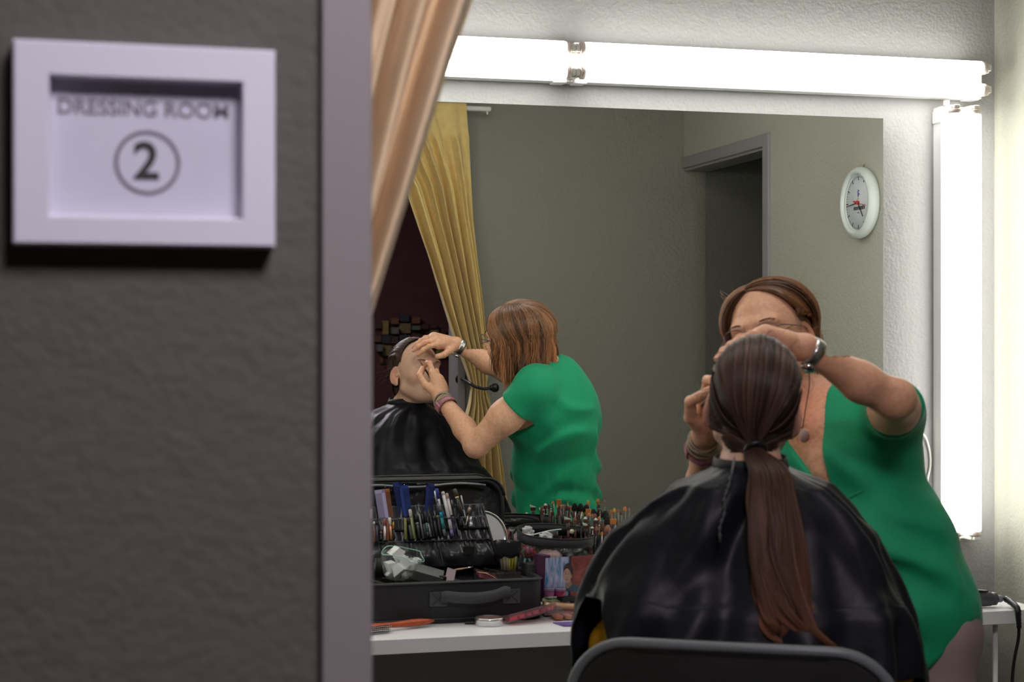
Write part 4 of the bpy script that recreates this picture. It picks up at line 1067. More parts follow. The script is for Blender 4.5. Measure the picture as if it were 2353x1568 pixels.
        if temple:      # short strands hugging her left temple, swept back above the ear
            th_ = R.uniform(258, 304); a = rad(th_); pp = R.uniform(-.05, .35); part = V3(.020 - .03 * R.random(), .100 - .160 * max(pp, 0), 0); q0 = nrm(V3(part[0] / .089, part[1] / .106, 1.0)); q1 = nrm(V3(math.sin(a), math.cos(a) * .9 - .1, R.uniform(.02, .50))); lay = R.uniform(0, .25); dirv = V3(math.sin(a), math.cos(a), 0)
        clump = int(th_ / 7.0); ct = random.Random(clump * 7 + int(pp * 3)).uniform(.45, 1.75)
        om = math.acos(max(-1, min(1, q0 @ q1))); er2 = V3(.087, .104, .085) + .001 + V3(.010, .010, .006) * lay
        n1 = int(K * .58); pts = []; bul = .009 * lay; wp = random.Random(clump + 5).uniform(0, 6.28)
        for k in range(n1):
            u = k / (n1 - 1); q = (math.sin((1 - u) * om) * q0 + math.sin(u * om) * q1) / max(math.sin(om), .05); q = nrm(q)
            pts.append(cc + V3(0, -.004, .002) + q * (er2 + bul * math.sin(u * 2.6)))
        L = R.uniform(.080, .195) * (1.0 if 80 < th_ < 280 else .80); L *= .75 + .35 * random.Random(clump).random()
        if th_ > 250: L *= .85
        if temple: L = .012
        p = pts[-1]; v = nrm(pts[-1] - pts[-2]); outw = dirv; fl = R.uniform(-.3, .5) + random.Random(clump + 99).uniform(-.6, .7)
        for k in range(K - n1):
            u = (k + 1) / (K - n1); v = nrm(v * .72 + gz * .42 + outw * .10 * fl * u * 2 - outw * .05 * (1 - u)); p = p + v * L / (K - n1); pts.append(p + dirv * .006 * math.sin(u * 7 + wp) * u + np.cross(dirv, gz) * .006 * u * math.sin(u * 6 + wp * 2))
        pts = np.array(pts)
        if leftside and th_ > 400:   # tucked behind the ear
            zz = pts[:, 2]; yb = np.clip((.06 - zz) / .06, 0, 1) * .052; m_ = pts[:, 1] > -.045
            pts[:, 1] -= yb * m_ * 1.0
        P.append(pts); b_ = ct * R.uniform(.75, 1.25); g = np.linspace(0, 1, K)[:, None]
        tn.append(np.array([[b_ * .78, b_ * .86, b_ * 1.0]]) * (1 - g) + np.array([[b_ * 1.25, b_ * 1.08, b_ * .9]]) * g); rr.append(R.uniform(.0006, .00115))
    P = apply(np.array(P).reshape(-1, 3), AH, AB).reshape(-1, K, 3)
    so = strands('hair_strands', P, np.array(rr), M['hair_a'], tones=np.array(tn)); so.parent = ho; reparent
    so.matrix_parent_inverse = Matrix.Identity(4)
    for o in (so, go): pass
    # flyaway wisps behind
    P = []
    for i in range(110):
        a = rad(R.uniform(60, 300)); q = nrm(V3(math.sin(a), math.cos(a), R.uniform(-.7, 1.0))); p0 = cc + q * V3(.095, .112, .100); v = nrm(q * .5 + V3(R.uniform(-1, 1), -.6, R.uniform(-1, .6)))
        L = R.uniform(.02, .06); P.append([p0 + v * L * k / 7 + q * .012 * math.sin(k / 7 * 3 + i) for k in range(8)])
    P = apply(np.array(P).reshape(-1, 3), AH, AB).reshape(-1, 8, 3)
    so = strands('flyaway_hair', P, np.full(len(P), .0004), M['hair_a'], tones=np.full((len(P), 3), 1.5)); so['kind'] = 'stuff'; so.parent = ho; so.matrix_parent_inverse = Matrix.Identity(4)

    # ---- blouse
    bl = SDF(); up = .012
    bl.cap(LS + Rt * .02, RS - Rt * .02, .071, None, .05); bl.cap(NB - F * .022 - U_ * .045, NB - F * .02 - U_ * .10, .088, .10, .05); bl.cap(NB + V3(.03, -.015, -.085), CHc, .095, .130, .06)
    bl.cap(CHc + Rt * .065, CHc - Rt * .065, .116, None, .05); bl.cap(CHc, WA, .142, .130, .06); bl.cap(WA, HP, .126, .124, .06)
    bl.cap(WA + Rt * .045, WA - Rt * .045, .112, None, .05); bl.cap(HP + Rt * .036, HP - Rt * .036, .112, None, .05); bl.cap(NB + U_ * -.018 + V3(.018, -.004, 0), NB - U_ * .08, .078, .108, .04)
    bl.cap(HP + Rt * .04, HP + Rt * .036 - U_ * .08, .114, .118, .05); bl.cap(HP - Rt * .036, HP - Rt * .036 - U_ * .08, .114, .118, .05)
    for g in (-1, 1): bl.ell(CHc + F * .092 + Rt * g * .070 - U_ * .02, (.068, .068, .066), .05)
    # cap sleeves
    sl = [(LS, LE, .50), (RS, RE, .34)]
    for S_, E_, q in sl: bl.cap(S_, S_ * (1 - q) + E_ * q, .064, .060, .03)
    # open the V neck down to the first button
    def local(P): Q_ = P - CHc; return Q_ @ Rt, Q_ @ F, Q_[:, 2]
    VZ, VX = .10, -.030
    def vneck(P):
        x, y, z = local(P); half = np.clip((z + VZ) * .34, -1, .085); return np.maximum(np.maximum(np.abs(x - .60 * z - VX) - half, -y + .015), z - .40)
    bl.after(lambda P: -vneck(P), .004)
    # neck hole
    bl.after(lambda P: -_cap(P, NB + V3(-.045, -.005, .07), NB + F * .030 - U_ * .020, .060, .050), .004)
    # arm openings
    for S_, E_, q in sl:
        a = S_ * (1 - q) + E_ * q; dd = nrm(E_ - S_); c0 = a - dd * .004
        bl.after(lambda P, c0=c0, dd=dd: -np.maximum(-((P - c0) @ dd), np.linalg.norm((P - c0) - ((P - c0) @ dd)[:, None] * dd, axis=1) - .085), .003)
    # shirt-tail hem
    def hem(P):
        x, y, z = (P - HP) @ Rt, (P - HP) @ F, P[:, 2]
        side = np.clip(np.abs(x) / .165, 0, 1.0) ** 3.0
        return (.770 + np.where(x < 0, .135, .05) * side) - z
    bl.after(hem, .004)
    # hollow below so that the trousers show in the slits
    def folds(P):
        x, y, z = (P - CHc) @ Rt, (P - CHc) @ F, P[:, 2]
        d1 = z - .55 * x * np.sign(1) + .18 * y
        wv = vnoise(np.stack([x * 7, y * 7, z * 7], 1)); f1 = np.sin(d1 * 62 + 3.2 * wv + 2 * np.arctan2(y, x)) * np.clip(.35 + 1.1 * vnoise(np.stack([x * 6 + 5, y * 6, z * 9], 1)), 0, 1)
        f2 = vnoise(np.stack([x * 14 + z * 6, y * 14 - z * 3, z * 7], 1)); lowr = np.clip((1.10 - z) / .15, 0, 1)
        f3 = 1 - 2 * np.abs(vnoise(np.stack([x * 26 + 9, y * 26, z * 5 + x * 4], 1)))
        return -(.0110 * f1 * np.clip((1.32 - z) / .10, .15, 1) + .0050 * f2 + .0030 * lowr * f3)
    Vb, Qb = bl.mesh((1.22, 2.80, .74), (1.93, 3.66, 1.42), .0045, disp=folds)
    bo = npmesh('blouse', Vb, Qb, M['blouse']); reparent(bo, t)
    # collar flaps, placket, pocket, buttons
    def surf(x, z):     # front surface of the blouse at lateral x and height z
        o_ = CHc + Rt * x; lo2, hi2 = .0, .30
        Pz = np.array([[o_[0] + F[0] * q, o_[1] + F[1] * q, z] for q in np.linspace(.30, .02, 140)])
        val = np.full(len(Pz), .05)
        for op, k, fnn, a_, b_ in bl.it:
            if op != '+': continue
            dd_ = fnn(Pz); hh = np.maximum(k - np.abs(val - dd_), 0) / k; val = np.minimum(val, dd_) - hh * hh * k * .25
        i = int(np.argmax(val < 0)); i = i if val[i] < 0 else 90; return Pz[i] + F * .006
    for zb in (CHc[2] - .112, CHc[2] - .20, CHc[2] - .285):
        c = surf((zb - CHc[2]) * .60 - .030, zb); reparent(lathe('button', [(.0001, .0030), (.0022, .0030), (.0030, .0036), (.0055, .0034), (.0060, .0018), (.0055, 0)], pm('pearl_button', (.75, .74, .62), .3), n=20, c=c + F * .001, axis=F), t)
    def strip(name, uv, wd, lift=.004):
        V = []; Fc = []
        for i, (x, z) in enumerate(uv):
            for q in (-1, 0, 1):
                V.append(surf(x + q * wd / 2, z) + F * (lift - abs(q) * .002))
        for i in range(len(uv) - 1):
            for q in (0, 1): Fc.append((i * 3 + q, i * 3 + q + 1, i * 3 + 4 + q, i * 3 + 3 + q))
        o = solidify(py(name, V, Fc, M['blouse']), .0015); reparent(o, t)
    zc = CHc[2]
    strip('placket', [(-.60 * (.10 + .025 * k) - .030, zc - .10 - .025 * k) for k in range(9)], .024)
    strip('pocket_edge', [(-.105 - .008 * k, zc - .085 + .004 * k) for k in range(6)], .002, .005)
    # ---- trousers, shoes
    tr = SDF(); tr.cap(HLj, HRj, .104, None, .05); tr.chain([HLj, KL, AL + U_ * .02], [.094, .078, .070], .03); tr.chain([HRj, KR, AR_ + U_ * .02], [.094, .078, .070], .03)
    Vt, Qt = tr.mesh((1.45, 2.75, .04), (1.96, 3.40, 1.02), .009, disp=lambda P: .004 * vnoise(P * np.array([20, 20, 12]))); reparent(npmesh('trousers', Vt, Qt, M['trousers']), t)
    for a in (AL, AR_):
        q = SDF(); q.cap(a - U_ * .03, a + U_ * .0, .044, .042, .02); q.cap(a - U_ * .045, a + F * .16 - U_ * .055, .044, .036, .02); q.cap(a - U_ * .07 - F * .02, a + F * .165 - U_ * .07, .040, .038, .01)
        q.fn(lambda P: -P[:, 2] + .001, 'i', .004); Vs, Qs = q.mesh(a - V3(.24, .20, .095), a + V3(.10, .12, .06), .006); reparent(npmesh('shoe', Vs, Qs, M['shoe']), t)
    # ---- wrist watch (steel links) and the cord bracelet with a watch on the other wrist
    def band(c, ax_, ra, rb, hh, m, name, n_=34, link_=True, par=None, tilt=0):
        ax_ = nrm(ax_); x, y, _ = [np.array(v_) for v_ in frame_of(Vector(ax_))]; V = []; Fc = []; prof = [(-hh, 0), (-hh, .0022), (-hh * .4, .0034), (hh * .4, .0034), (hh, .0022), (hh, 0)]
        for k in range(n_ * 3):
            a_ = 2 * math.pi * k / (n_ * 3); gap = .00045 if (link_ and k % 3 == 0) else 0
            for h_, o_ in prof: V.append(c + ax_ * h_ + (x * math.cos(a_) * (ra + o_ - gap) + y * math.sin(a_) * (rb + o_ - gap)))
        N = n_ * 3
        for k in range(N):
            for q in range(6): Fc.append((k * 6 + q, ((k + 1) % N) * 6 + q, ((k + 1) % N) * 6 + (q + 1) % 6, k * 6 + (q + 1) % 6))
        return py(name, V, Fc, m, par)
    axl = nrm(LE - LW); c = LW + axl * .016 + V3(0, 0, -.001)
    wb = band(c, axl, .0245, .0245, .0105, M['steel'], 'wristwatch'); reparent(wb, t)
    un = nrm(np.cross(axl, V3(.35, -.9, .1))); un = un if un[2] > 0 else -un
    o1 = lathe('watch_case', [(.0001, .0085), (.0125, .0085), (.0145, .0065), (.0145, 0)], M['chrome'], wb, n=28, c=c - un * .0265 + V3(0, 0, -.004), axis=-un); o1.matrix_parent_inverse = Matrix.Identity(4)
    axr = nrm(RE - RW)
    loops = []
    for k in range(7):
        cc_ = RW + axr * (.014 + .0042 * k); x, y, _ = [np.array(v_) for v_ in frame_of(Vector(nrm(axr + .18 * V3(math.sin(k * 2), math.cos(k * 3), 0))))]; rr2 = .0275 + .0015 * (k % 3) + .0006 * k
        loops.append(tube_data([Vector(cc_ + (x * math.cos(q) + y * math.sin(q)) * rr2 + axr * .0014 * math.sin(3 * q + k)) for q in [2 * math.pi * z_ / 40 for z_ in range(40)]], .0026, 8, close=True))
    v, f = join(loops); reparent(py('cord_bracelet', v, f, M['taupe_cord']), t)
    sw = band(RW + axr * .052, axr, .0330, .0330, .009, M['pink_metal'], 'smart_watch_strap', link_=True); reparent(sw, t)
    q_ = nrm(V3(-.75, .55, -.35)); q_ = nrm(q_ - axr * (q_ @ axr)); cx = RW + axr * .050 + q_ * .034; side = np.cross(axr, q_)
    Mt = Matrix(((side[0], axr[0], q_[0], cx[0]), (side[1], axr[1], q_[1], cx[1]), (side[2], axr[2], q_[2], cx[2]), (0, 0, 0, 1)))
    bm = bmesh.new(); bbox_bm(bm, Vector((0, 0, 0)), Vector((.026, .026, .009)), bev=.003); o1 = frombm('watch_case', bm, M['pink_metal'], sw); o1.data.transform(Mt); o1.matrix_parent_inverse = Matrix.Identity(4)
    # ring
    rg = ch[2][0] * .45 + ch[2][1] * .55; x, y, _ = [np.array(v_) for v_ in frame_of(Vector(nrm(ch[2][1] - ch[2][0])))]
    reparent(tube('ring', [Vector(rg + (x * math.cos(a_) + y * math.sin(a_)) * .0096) for a_ in [2 * math.pi * k / 20 for k in range(20)]], .0010, M['gold'], close=True, n=8), t)
    # necklace with an oval pendant
    def skin_pt(x, z):
        Pz = np.array([[(CHc + Rt * x + F * q)[0], (CHc + Rt * x + F * q)[1], z] for q in np.linspace(.30, -.10, 220)]); val = np.full(len(Pz), .05)
        for op, k, fnn, a_, b_ in b.it[:12]:
            dd_ = fnn(Pz); hh = np.maximum(k - np.abs(val - dd_), 0) / k; val = np.minimum(val, dd_) - hh * hh * k * .25
        return Pz[np.argmax(val < 0)] + F * .004
    zp = CHc[2] + .045
    nl = [skin_pt(g * w9 + .60 * (z - CHc[2]) - .030, z) for g, w9, z in [(-1, .040, zp + .125), (-1, .032, zp + .095), (-1, .021, zp + .060), (-1, .010, zp + .028), (1, 0, zp + .010), (1, .010, zp + .028), (1, .021, zp + .060), (1, .032, zp + .095), (1, .040, zp + .125)]]
    nk_ = tube('necklace', cr([Vector(p) for p in nl], 6), .0010, pm('leather_cord', (.10, .05, .04), .6), n=6); reparent(nk_, t)
    V = []; Fc = []; pc = skin_pt(.60 * (zp - .006 - CHc[2]) - .030, zp - .006); 
    vv, ff = lathe_data([(.0001, .0045), (.008, .004), (.0110, .0015), (.0115, 0)], 28)
    vv = [Vector(pc + Rt * v_.x + V3(0, 0, 1) * v_.y * 1.35 + F * v_.z) for v_ in vv]
    o1 = py('pendant', vv, ff, pm('rose_stone', (.55, .36, .36), .25)); o1.parent = nk_; o1.matrix_parent_inverse = Matrix.Identity(4)
    # ---- the brush in her right hand
    tip = Vector((1.207, 2.929, 1.380)); P0 = Vector((1.2100, 2.990, 1.3560)); dr = (P0 - tip).normalized(); base = tip
    br = thing('makeup_brush', 'thin black eye make-up brush held against the closed eyelid', 'brush', tip)
    reparent(lathe('handle', [(.0016, .020), (.0022, .035), (.0034, .060), (.0030, .110), (.0026, .158), (.0018, .163), (.0001, .164)], M['black'], n=14, c=base, axis=dr), br)
    reparent(lathe('ferrule', [(.0016, .008), (.0020, .022)], M['chrome'], n=14, c=base, axis=dr), br)
    reparent(lathe('bristles', [(.0001, 0), (.0012, .002), (.0018, .006), (.0015, .010)], pm('dark_bristle', (.03, .02, .02), .8), n=12, c=base, axis=dr), br)
    pr = lambda n_, p: print('PROJ', n_, [round(float(v_)) for v_ in proj2(p)])
    pr('button', surf((-.112) * .60 - .030, CHc[2] - .112)); pr('pendant', pc); pr('vtop', surf(.60 * .08 - .03 - .06, CHc[2] + .08))
    return t
def proj2(p):
    d = p[0] * math.sin(YAW) + p[1] * math.cos(YAW); return 1176.5 + F_PX * (p[0] * math.cos(YAW) - p[1] * math.sin(YAW)) / d, HOR - (p[2] - CAMZ) * F_PX / d
artist()
# ------------------------------------------------------------ things on the counter
def rrect(cx, cy, hx, hy, r, n=6):
    out = []
    for sx, sy, a0 in ((1, 1, 0), (-1, 1, 90), (-1, -1, 180), (1, -1, 270)):
        for k in range(n + 1):
            a = rad(a0 + 90 * k / n); out.append((cx + sx * (hx - r) + r * math.cos(a), cy + sy * (hy - r) + r * math.sin(a)))
    return out
def loft(name, rings, m, parent=None, close_top=True, close_bot=True, smooth=True):
    N = len(rings[0]); V = [p for r in rings for p in r]; Fc = []
    for i in range(len(rings) - 1):
        for k in range(N): Fc.append((i * N + k, i * N + (k + 1) % N, (i + 1) * N + (k + 1) % N, (i + 1) * N + k))
    if close_bot: Fc.append(tuple(range(N))[::-1])
    if close_top: Fc.append(tuple((len(rings) - 1) * N + k for k in range(N)))
    o = py(name, V, Fc, m, parent, smooth)
    for p in o.data.polygons: p.use_smooth = smooth and len(p.vertices) == 4
    return o
def ringz(pts, z): return [(x, y, z) for x, y in pts]

# train case
KX0, KX1, KY0, KY1, KZ = .712, 1.152, 3.965, 4.245, .868
def case():
    cx, cy, hx, hy = (KX0 + KX1) / 2, (KY0 + KY1) / 2, (KX1 - KX0) / 2, (KY1 - KY0) / 2
    t = thing('makeup_case', 'open black soft-sided make-up case full of pencils and combs, on the white counter', 'make-up case', (cx, cy, CT))
    R_ = lambda d, r=.035: rrect(cx, cy, hx - d, hy - d, max(r - d, .006))
    rings = [ringz(R_(.008), CT + .0005), ringz(R_(.002), CT + .004), ringz(R_(0), CT + .010), ringz(R_(0), KZ - .006), ringz(R_(.002), KZ), ringz(R_(.010), KZ), ringz(R_(.012), KZ - .004), ringz(R_(.013), CT + .035)]
    reparent(loft('body', rings, M['case'], close_top=True), t)
    for z, r in ((CT + .012, .0032), (KZ - .004, .0034)):
        reparent(tube('piping', [Vector((x, y, z)) for x, y in rrect(cx, cy, hx + .0008, hy + .0008, .036, 8)], r, M['leather'], n=8, close=True), t)
    # front handle with stitched patches
    yf = KY0 - .001
    for x in (.885, 1.068):
        bm = bmesh.new(); bbox_bm(bm, Vector((x, yf - .002, .826)), Vector((.044, .004, .036)), bev=.0015); reparent(frombm('handle_patch', bm, M['grey_strap']), t)
        v, f = join([tube_data([Vector((x - .016, yf - .0045, .812)), Vector((x + .016, yf - .0045, .840))], .0006, 5), tube_data([Vector((x - .016, yf - .0045, .840)), Vector((x + .016, yf - .0045, .812))], .0006, 5)])
        reparent(py('stitching', v, f, M['case']), t)
    hp = cr([(.890, yf - .004, .830), (.905, yf - .014, .834), (.93, yf - .020, .831), (.975, yf - .022, .829), (1.02, yf - .020, .833), (1.045, yf - .014, .840), (1.064, yf - .004, .836)], 6)
    V = []; Fc = []
    for p in hp:
        for dz, dy in ((-.014, 0), (-.014, -.0035), (.0, -.0055), (.013, -.0035), (.013, 0)): V.append(p + Vector((0, dy, dz)))
    for i in range(len(hp) - 1):
        for k in range(5): Fc.append((i * 5 + k, i * 5 + (k + 1) % 5, (i + 1) * 5 + (k + 1) % 5, (i + 1) * 5 + k))
    reparent(py('handle', V, Fc, M['grey_strap']), t)
    reparent(box('side_buckle', (KX0 - .002, cy - .06, .82), (.006, .05, .03), M['leather'], bev=.002), t)
    # ribbed foam dividers
    def ribs(a, b, z0, z1, name='divider'):
        a = Vector(a); b = Vector(b); L = (b - a).length; d = (b - a) / L; n = Vector((-d.y, d.x)); bm = bmesh.new(); k = int(L / .0105)
        T0 = Matrix.Rotation(math.atan2(d.y, d.x), 4, 'Z')
        m_ = (a + b) / 2; bbox_bm(bm, Vector((m_.x, m_.y, (z0 + z1) / 2)), Vector((L, .005, z1 - z0)), rot=T0)
        for i in range(k):
            c = a + d * (L * (i + .5) / k); bbox_bm(bm, Vector((c.x, c.y, (z0 + z1) / 2 + .001)), Vector((.0078, .0095, z1 - z0)), rot=T0, bev=.0018, seg=1)
        reparent(frombm(name, bm, M['foam']), t)
    zi = CT + .036
    ribs((KX0 + .03, KY1 - .018), (KX1 - .03, KY1 - .018), zi, KZ - .010, 'back_liner'); ribs((KX0 + .03, KY0 + .020), (KX1 - .03, KY0 + .020), zi, KZ - .016, 'front_liner')
    ribs((KX0 + .018, KY0 + .03), (KX0 + .018, KY1 - .03), zi, KZ - .014, 'side_liner'); ribs((KX1 - .018, KY0 + .03), (KX1 - .018, KY1 - .03), zi, KZ - .014, 'side_liner')
    for a, b in (((.765, 3.99), (.740, 4.10)), ((.955, 3.985), (.925, 4.11)), ((1.045, 4.11), (1.135, 4.115)), ((1.048, 4.12), (1.040, 4.22)), ((.75, 4.105), (.93, 4.10)), ((1.095, 4.12), (1.060, 4.23))): ribs(a, b, zi, KZ - .006)
    # lid standing open behind: shallow tray leaning on the mirror
    def L(x, h, d): return Vector((x, 4.252 + .034 * h / .23 - d, KZ + h))      # h height up the lid, d towards the room
    def lring(ins, d, h1=.221): 
        hx2 = hx - ins - .014; out = []
        for k in range(9): a = rad(90 * k / 8); out.append(L(cx - .014 + hx2 - .045 + .045 * math.cos(a), h1 - ins - .045 + .045 * math.sin(a), d))
        for k in range(9): a = rad(90 + 90 * k / 8); out.append(L(cx - .014 - hx2 + .045 + .045 * math.cos(a), h1 - ins - .045 + .045 * math.sin(a), d))
        return out + [L(cx - .014 - hx2, ins * .4, d), L(cx - .014 + hx2, ins * .4, d)]
    rings = [[tuple(p) for p in lring(*q)] for q in ((.012, -.010), (.003, -.008), (0, .0), (0, .030), (.003, .034), (.008, .034), (.010, .030), (.011, .004))]
    reparent(loft('lid', rings, M['case_lid']), t)
    rp = lring(-.001, .033)[:-2]
    reparent(tube('lid_piping', rp, .0036, M['leather'], n=8), t)
    # clear vinyl pocket across the top of the lid, grey bound edge
    nx, nz = 40, 16; V = []; x0, x1 = KX0 + .010, 1.072
    for j in range(nz + 1):
        for i in range(nx + 1):
            u, v = i / nx, j / nz; x = x0 + (x1 - x0) * u; h = .085 + .135 * v
            V.append(L(x, h - .005, .040 + .010 * math.sin(v * 3.1) + .0055 * vn1(u * 7, v * 3, 2.2) + .003 * vn1(u * 16, v * 7, 5.1)))
    Fc = [(j * (nx + 1) + i, j * (nx + 1) + i + 1, (j + 1) * (nx + 1) + i + 1, (j + 1) * (nx + 1) + i) for j in range(nz) for i in range(nx)]
    reparent(py('clear_pocket', V, Fc, M['clear']), t)
    bd = [L(x0 + (x1 - x0) * k / 20, .208 + .0035 * math.sin(k * .5), .043 + .002 * math.sin(k)) for k in range(21)]
    reparent(tube('pocket_binding', bd, .0085, pm('grey_vinyl', (.10, .105, .11), .22, coat=.6), n=10, flat=.45), t)
    # fabric organiser flap leaning forward, with gathered pockets
    def S(u, v):    # u 0..1 left to right, v 0 bottom .. 1 top
        x = (KX0 + .012) + u * (.326 + .034 * (1 - v)); z = .878 + .152 * v; y = 4.150 + .050 * v
        return Vector((x, y, z))
    nx, nz = 110, 50; V = []
    for j in range(nz + 1):
        for i in range(nx + 1):
            u, v = i / nx, j / nz; p = S(u, v); low = max(0, 1 - v / .45)
            g = abs(math.sin(u * math.pi * 5)) ** .6
            pl = .0; 
            if v < .42: pl = .016 * math.sin(math.pi * min(1, v / .42)) * g + .0035 * math.sin(u * 150 + 3 * math.sin(u * 31)) * (v / .42) ** 3 + .004 * vn1(u * 14, v * 6, 1)
            else: pl = .0012 * math.sin(u * 90)
            V.append(p + Vector((0, -pl, 0)))
    Fc = [(j * (nx + 1) + i, j * (nx + 1) + i + 1, (j + 1) * (nx + 1) + i + 1, (j + 1) * (nx + 1) + i) for j in range(nz) for i in range(nx)]
    o = solidify(py('organiser_flap', V, Fc, M['satin']), .002); reparent(o, t)
    for v_, w_ in ((.425, .0028), (.80, .0030)):
        reparent(tube('elastic_hem', [S(u / 60, v_) + Vector((0, -.006 - .0012 * math.sin(u * 2.6), .0012 * math.sin(u * 2.1))) for u in range(61)], w_, M['satin'], n=8, flat=.6), t)
    reparent(tube('flap_binding', [S(1.0, v / 12) + Vector((.001, -.002, 0)) for v in range(13)], .0038, M['leather'], n=8), t)
    # upper elastic band that holds the pencils
    V = []; 
    for j in range(7):
        for i in range(121):
            u = i / 120; v = .60 + .21 * j / 6; p = S(u, v); V.append(p + Vector((0, -.007 - .004 * abs(math.sin(u * 40)), 0)))
    Fc = [(j * 121 + i, j * 121 + i + 1, (j + 1) * 121 + i + 1, (j + 1) * 121 + i) for j in range(6) for i in range(120)]
    reparent(solidify(py('pencil_loops', V, Fc, M['satin']), .001), t)
    reparent(box('label_patch', S(.80, .26) + Vector((0, -.018, 0)), (.030, .002, .020), M['leather']), t)
case()

# pencils, pens, combs and tools standing in the organiser
def c3(*a): return a
BK, SV, CRM, BRN, COP, OLV = (.012, .012, .014), (.5, .5, .52), (.62, .58, .48), (.16, .06, .03), (.45, .20, .10), (.20, .22, .06)
def stick(name, p, q, w, seg, label, cat='pencil', y0=4.180, y1=4.160, group='pencils and pens in the organiser'):
    """seg: list of (end fraction from top, colour, radius factor, metal)"""
    a = at(*p, y0); b = at(*q, y1); d = b - a; Ln = d.length; d.normalize(); prev = 0; t = None; parts = []
    r = w / 2
    for i, (e, colr, k, mt) in enumerate(seg):
        pr = []
        if i == 0: pr.append((.0001, 0)); pr.append((r * k * .7, .0003)); pr.append((r * k, r * .5))
        else: pr.append((r * k, Ln * prev))
        pr.append((r * k, Ln * e))
        if i == len(seg) - 1: pr.append((r * k * .6, Ln * e + .001))
        m = pm('pc_%02d_%02d_%02d_%d' % (colr[0] * 99, colr[1] * 99, colr[2] * 99, mt), colr, .3, metal=.8 if mt else 0)
        parts.append(('cap' if i == 0 and len(seg) > 1 else 'barrel' if i < 2 else 'band', pr, m)); prev = e
    t = thing(name, label, cat, a, group)
    for nme, pr, m in parts: reparent(lathe(nme, pr, m, n=14, c=a, axis=d), t)
    return t
MK = 'makeup_pencil'
stick(MK, (853, 1170), (854, 1235), .006, [(.35, CRM, 1, 0), (1, BK, 1, 0)], 'cream-capped pencil at the far left edge of the case organiser')
stick(MK, (859, 1199), (860, 1245), .008, [(.25, SV, 1, 1), (1, BRN, 1, 0)], 'brown pencil with a silver end, second from the left in the organiser')
stick(MK, (865, 1199), (866, 1245), .009, [(.2, BK, 1, 0), (1, (.03, .03, .05), 1, 0)], 'fat black pencil left of the tan-tipped one')
stick(MK, (876, 1213), (875, 1241), .008, [(.5, (.50, .26, .12), 1, 0), (1, BK, 1, 0)], 'short black pencil with a tan tip')
stick(MK, (883, 1192), (884.5, 1242), .008, [(.35, (.30, .10, .13), 1, 0), (1, (.50, .42, .44), 1, 1)], 'mauve and silver pencil under the lilac comb')
stick(MK, (890, 1195), (891.5, 1242), .008, [(1, (.22, .09, .05), 1, 0)], 'plain brown pencil between the mauve and the copper ones')
stick(MK, (895, 1190), (899.5, 1241), .0075, [(.34, (.75, .72, .68), 1.1, 0), (1, COP, 1, 1)], 'copper pencil with a white cap')
stick(MK, (903, 1199), (906, 1238), .007, [(.45, (.55, .32, .08), 1, 1), (1, BK, 1, 0)], 'pencil with a golden yellow cap below the amber comb')
stick(MK, (931, 1191), (932.5, 1240), .0078, [(1, OLV, 1, 0)], 'plain olive green pencil')
stick(MK, (938.5, 1192), (946, 1239), .008, [(.3, BK, 1.05, 0), (1, (.05, .05, .06), 1, 0)], 'black pencil crossing beside the olive green one')
stick(MK, (942, 1171), (952.5, 1238), .0072, [(.27, CRM, 1.1, 0), (1, (.22, .25, .09), 1, 0)], 'moss green pencil with a long cream cap')
stick(MK, (955, 1182), (964, 1238), .0085, [(.35, BK, 1.05, 0), (.42, SV, 1, 1), (1, BK, 1, 0)], 'black pencil with a silver band')
stick(MK, (963, 1182), (973, 1238), .0065, [(1, (.22, .23, .26), 1, 1)], 'steel grey metal pencil')
stick(MK, (970, 1183), (979, 1237), .008, [(.4, BK, 1.05, 0), (1, (.02, .02, .02), 1, 0)], 'black pencil right of the steel grey one')
stick(MK, (976, 1176), (984, 1235), .0078, [(.45, BK, 1, 0), (.8, (.05, .13, .12), 1, 0), (1, BK, 1, 0)], 'black pencil with faint teal lettering band')
stick(MK, (981, 1190), (990, 1235), .0075, [(.3, (.08, .08, .09), 1, 0), (1, (.20, .20, .22), 1, 1)], 'short dark silver pencil below the right blue comb')
stick(MK, (988, 1186), (997, 1234), .0085, [(1, (.016, .014, .018), 1, 0)], 'thick glossy black pencil below the right blue comb')
stick(MK, (996, 1186), (1004, 1233), .0085, [(.2, (.03, .03, .03), 1, 0), (1, BK, .95, 0)], 'black capped pencil left of the gold-tipped one')
stick(MK, (1006, 1185), (1013, 1232), .0085, [(.12, (.50, .36, .12), 1, 1), (1, BK, 1, 0)], 'black pencil with a gold tip')
stick('makeup_pen', (1003, 1123), (1022.5, 1232), .0088, [(.22, (.03, .04, .30), 1.05, 0), (.50, (.50, .50, .53), 1, 1), (.62, (.0, .30, .50), 1, 0), (.86, (.03, .22, .22), 1, 0), (1, (.10, .12, .12), 1, 0)], 'long pen with blue cap, silver body and cyan band', 'pen')
stick('makeup_pen', (999, 1128), (1008, 1182), .0045, [(.5, (.45, .45, .50), 1, 1), (1, BK, 1, 0)], 'thin silver pen leaning beside the long blue-capped one', 'pen')
stick('makeup_pen', (1017, 1130), (1031, 1190), .0088, [(.14, (.66, .64, .62), 1.08, 0), (1, (.70, .69, .68), 1, 0)], 'white pen standing right of the blue-capped one', 'pen')
stick('makeup_pen', (1026, 1134), (1037, 1184), .0080, [(.25, (.55, .38, .30), 1.1, 0), (1, (.66, .60, .60), 1, 0)], 'pale pen with a peach cap', 'pen')
stick('makeup_pen', (1030, 1181), (1039.5, 1232), .0085, [(.25, (.09, .06, .17), 1.08, 0), (.75, (.42, .40, .46), 1, 0), (1, (.14, .08, .28), 1, 0)], 'purple and grey pen below the peach-capped one', 'pen', y0=4.165, y1=4.150)
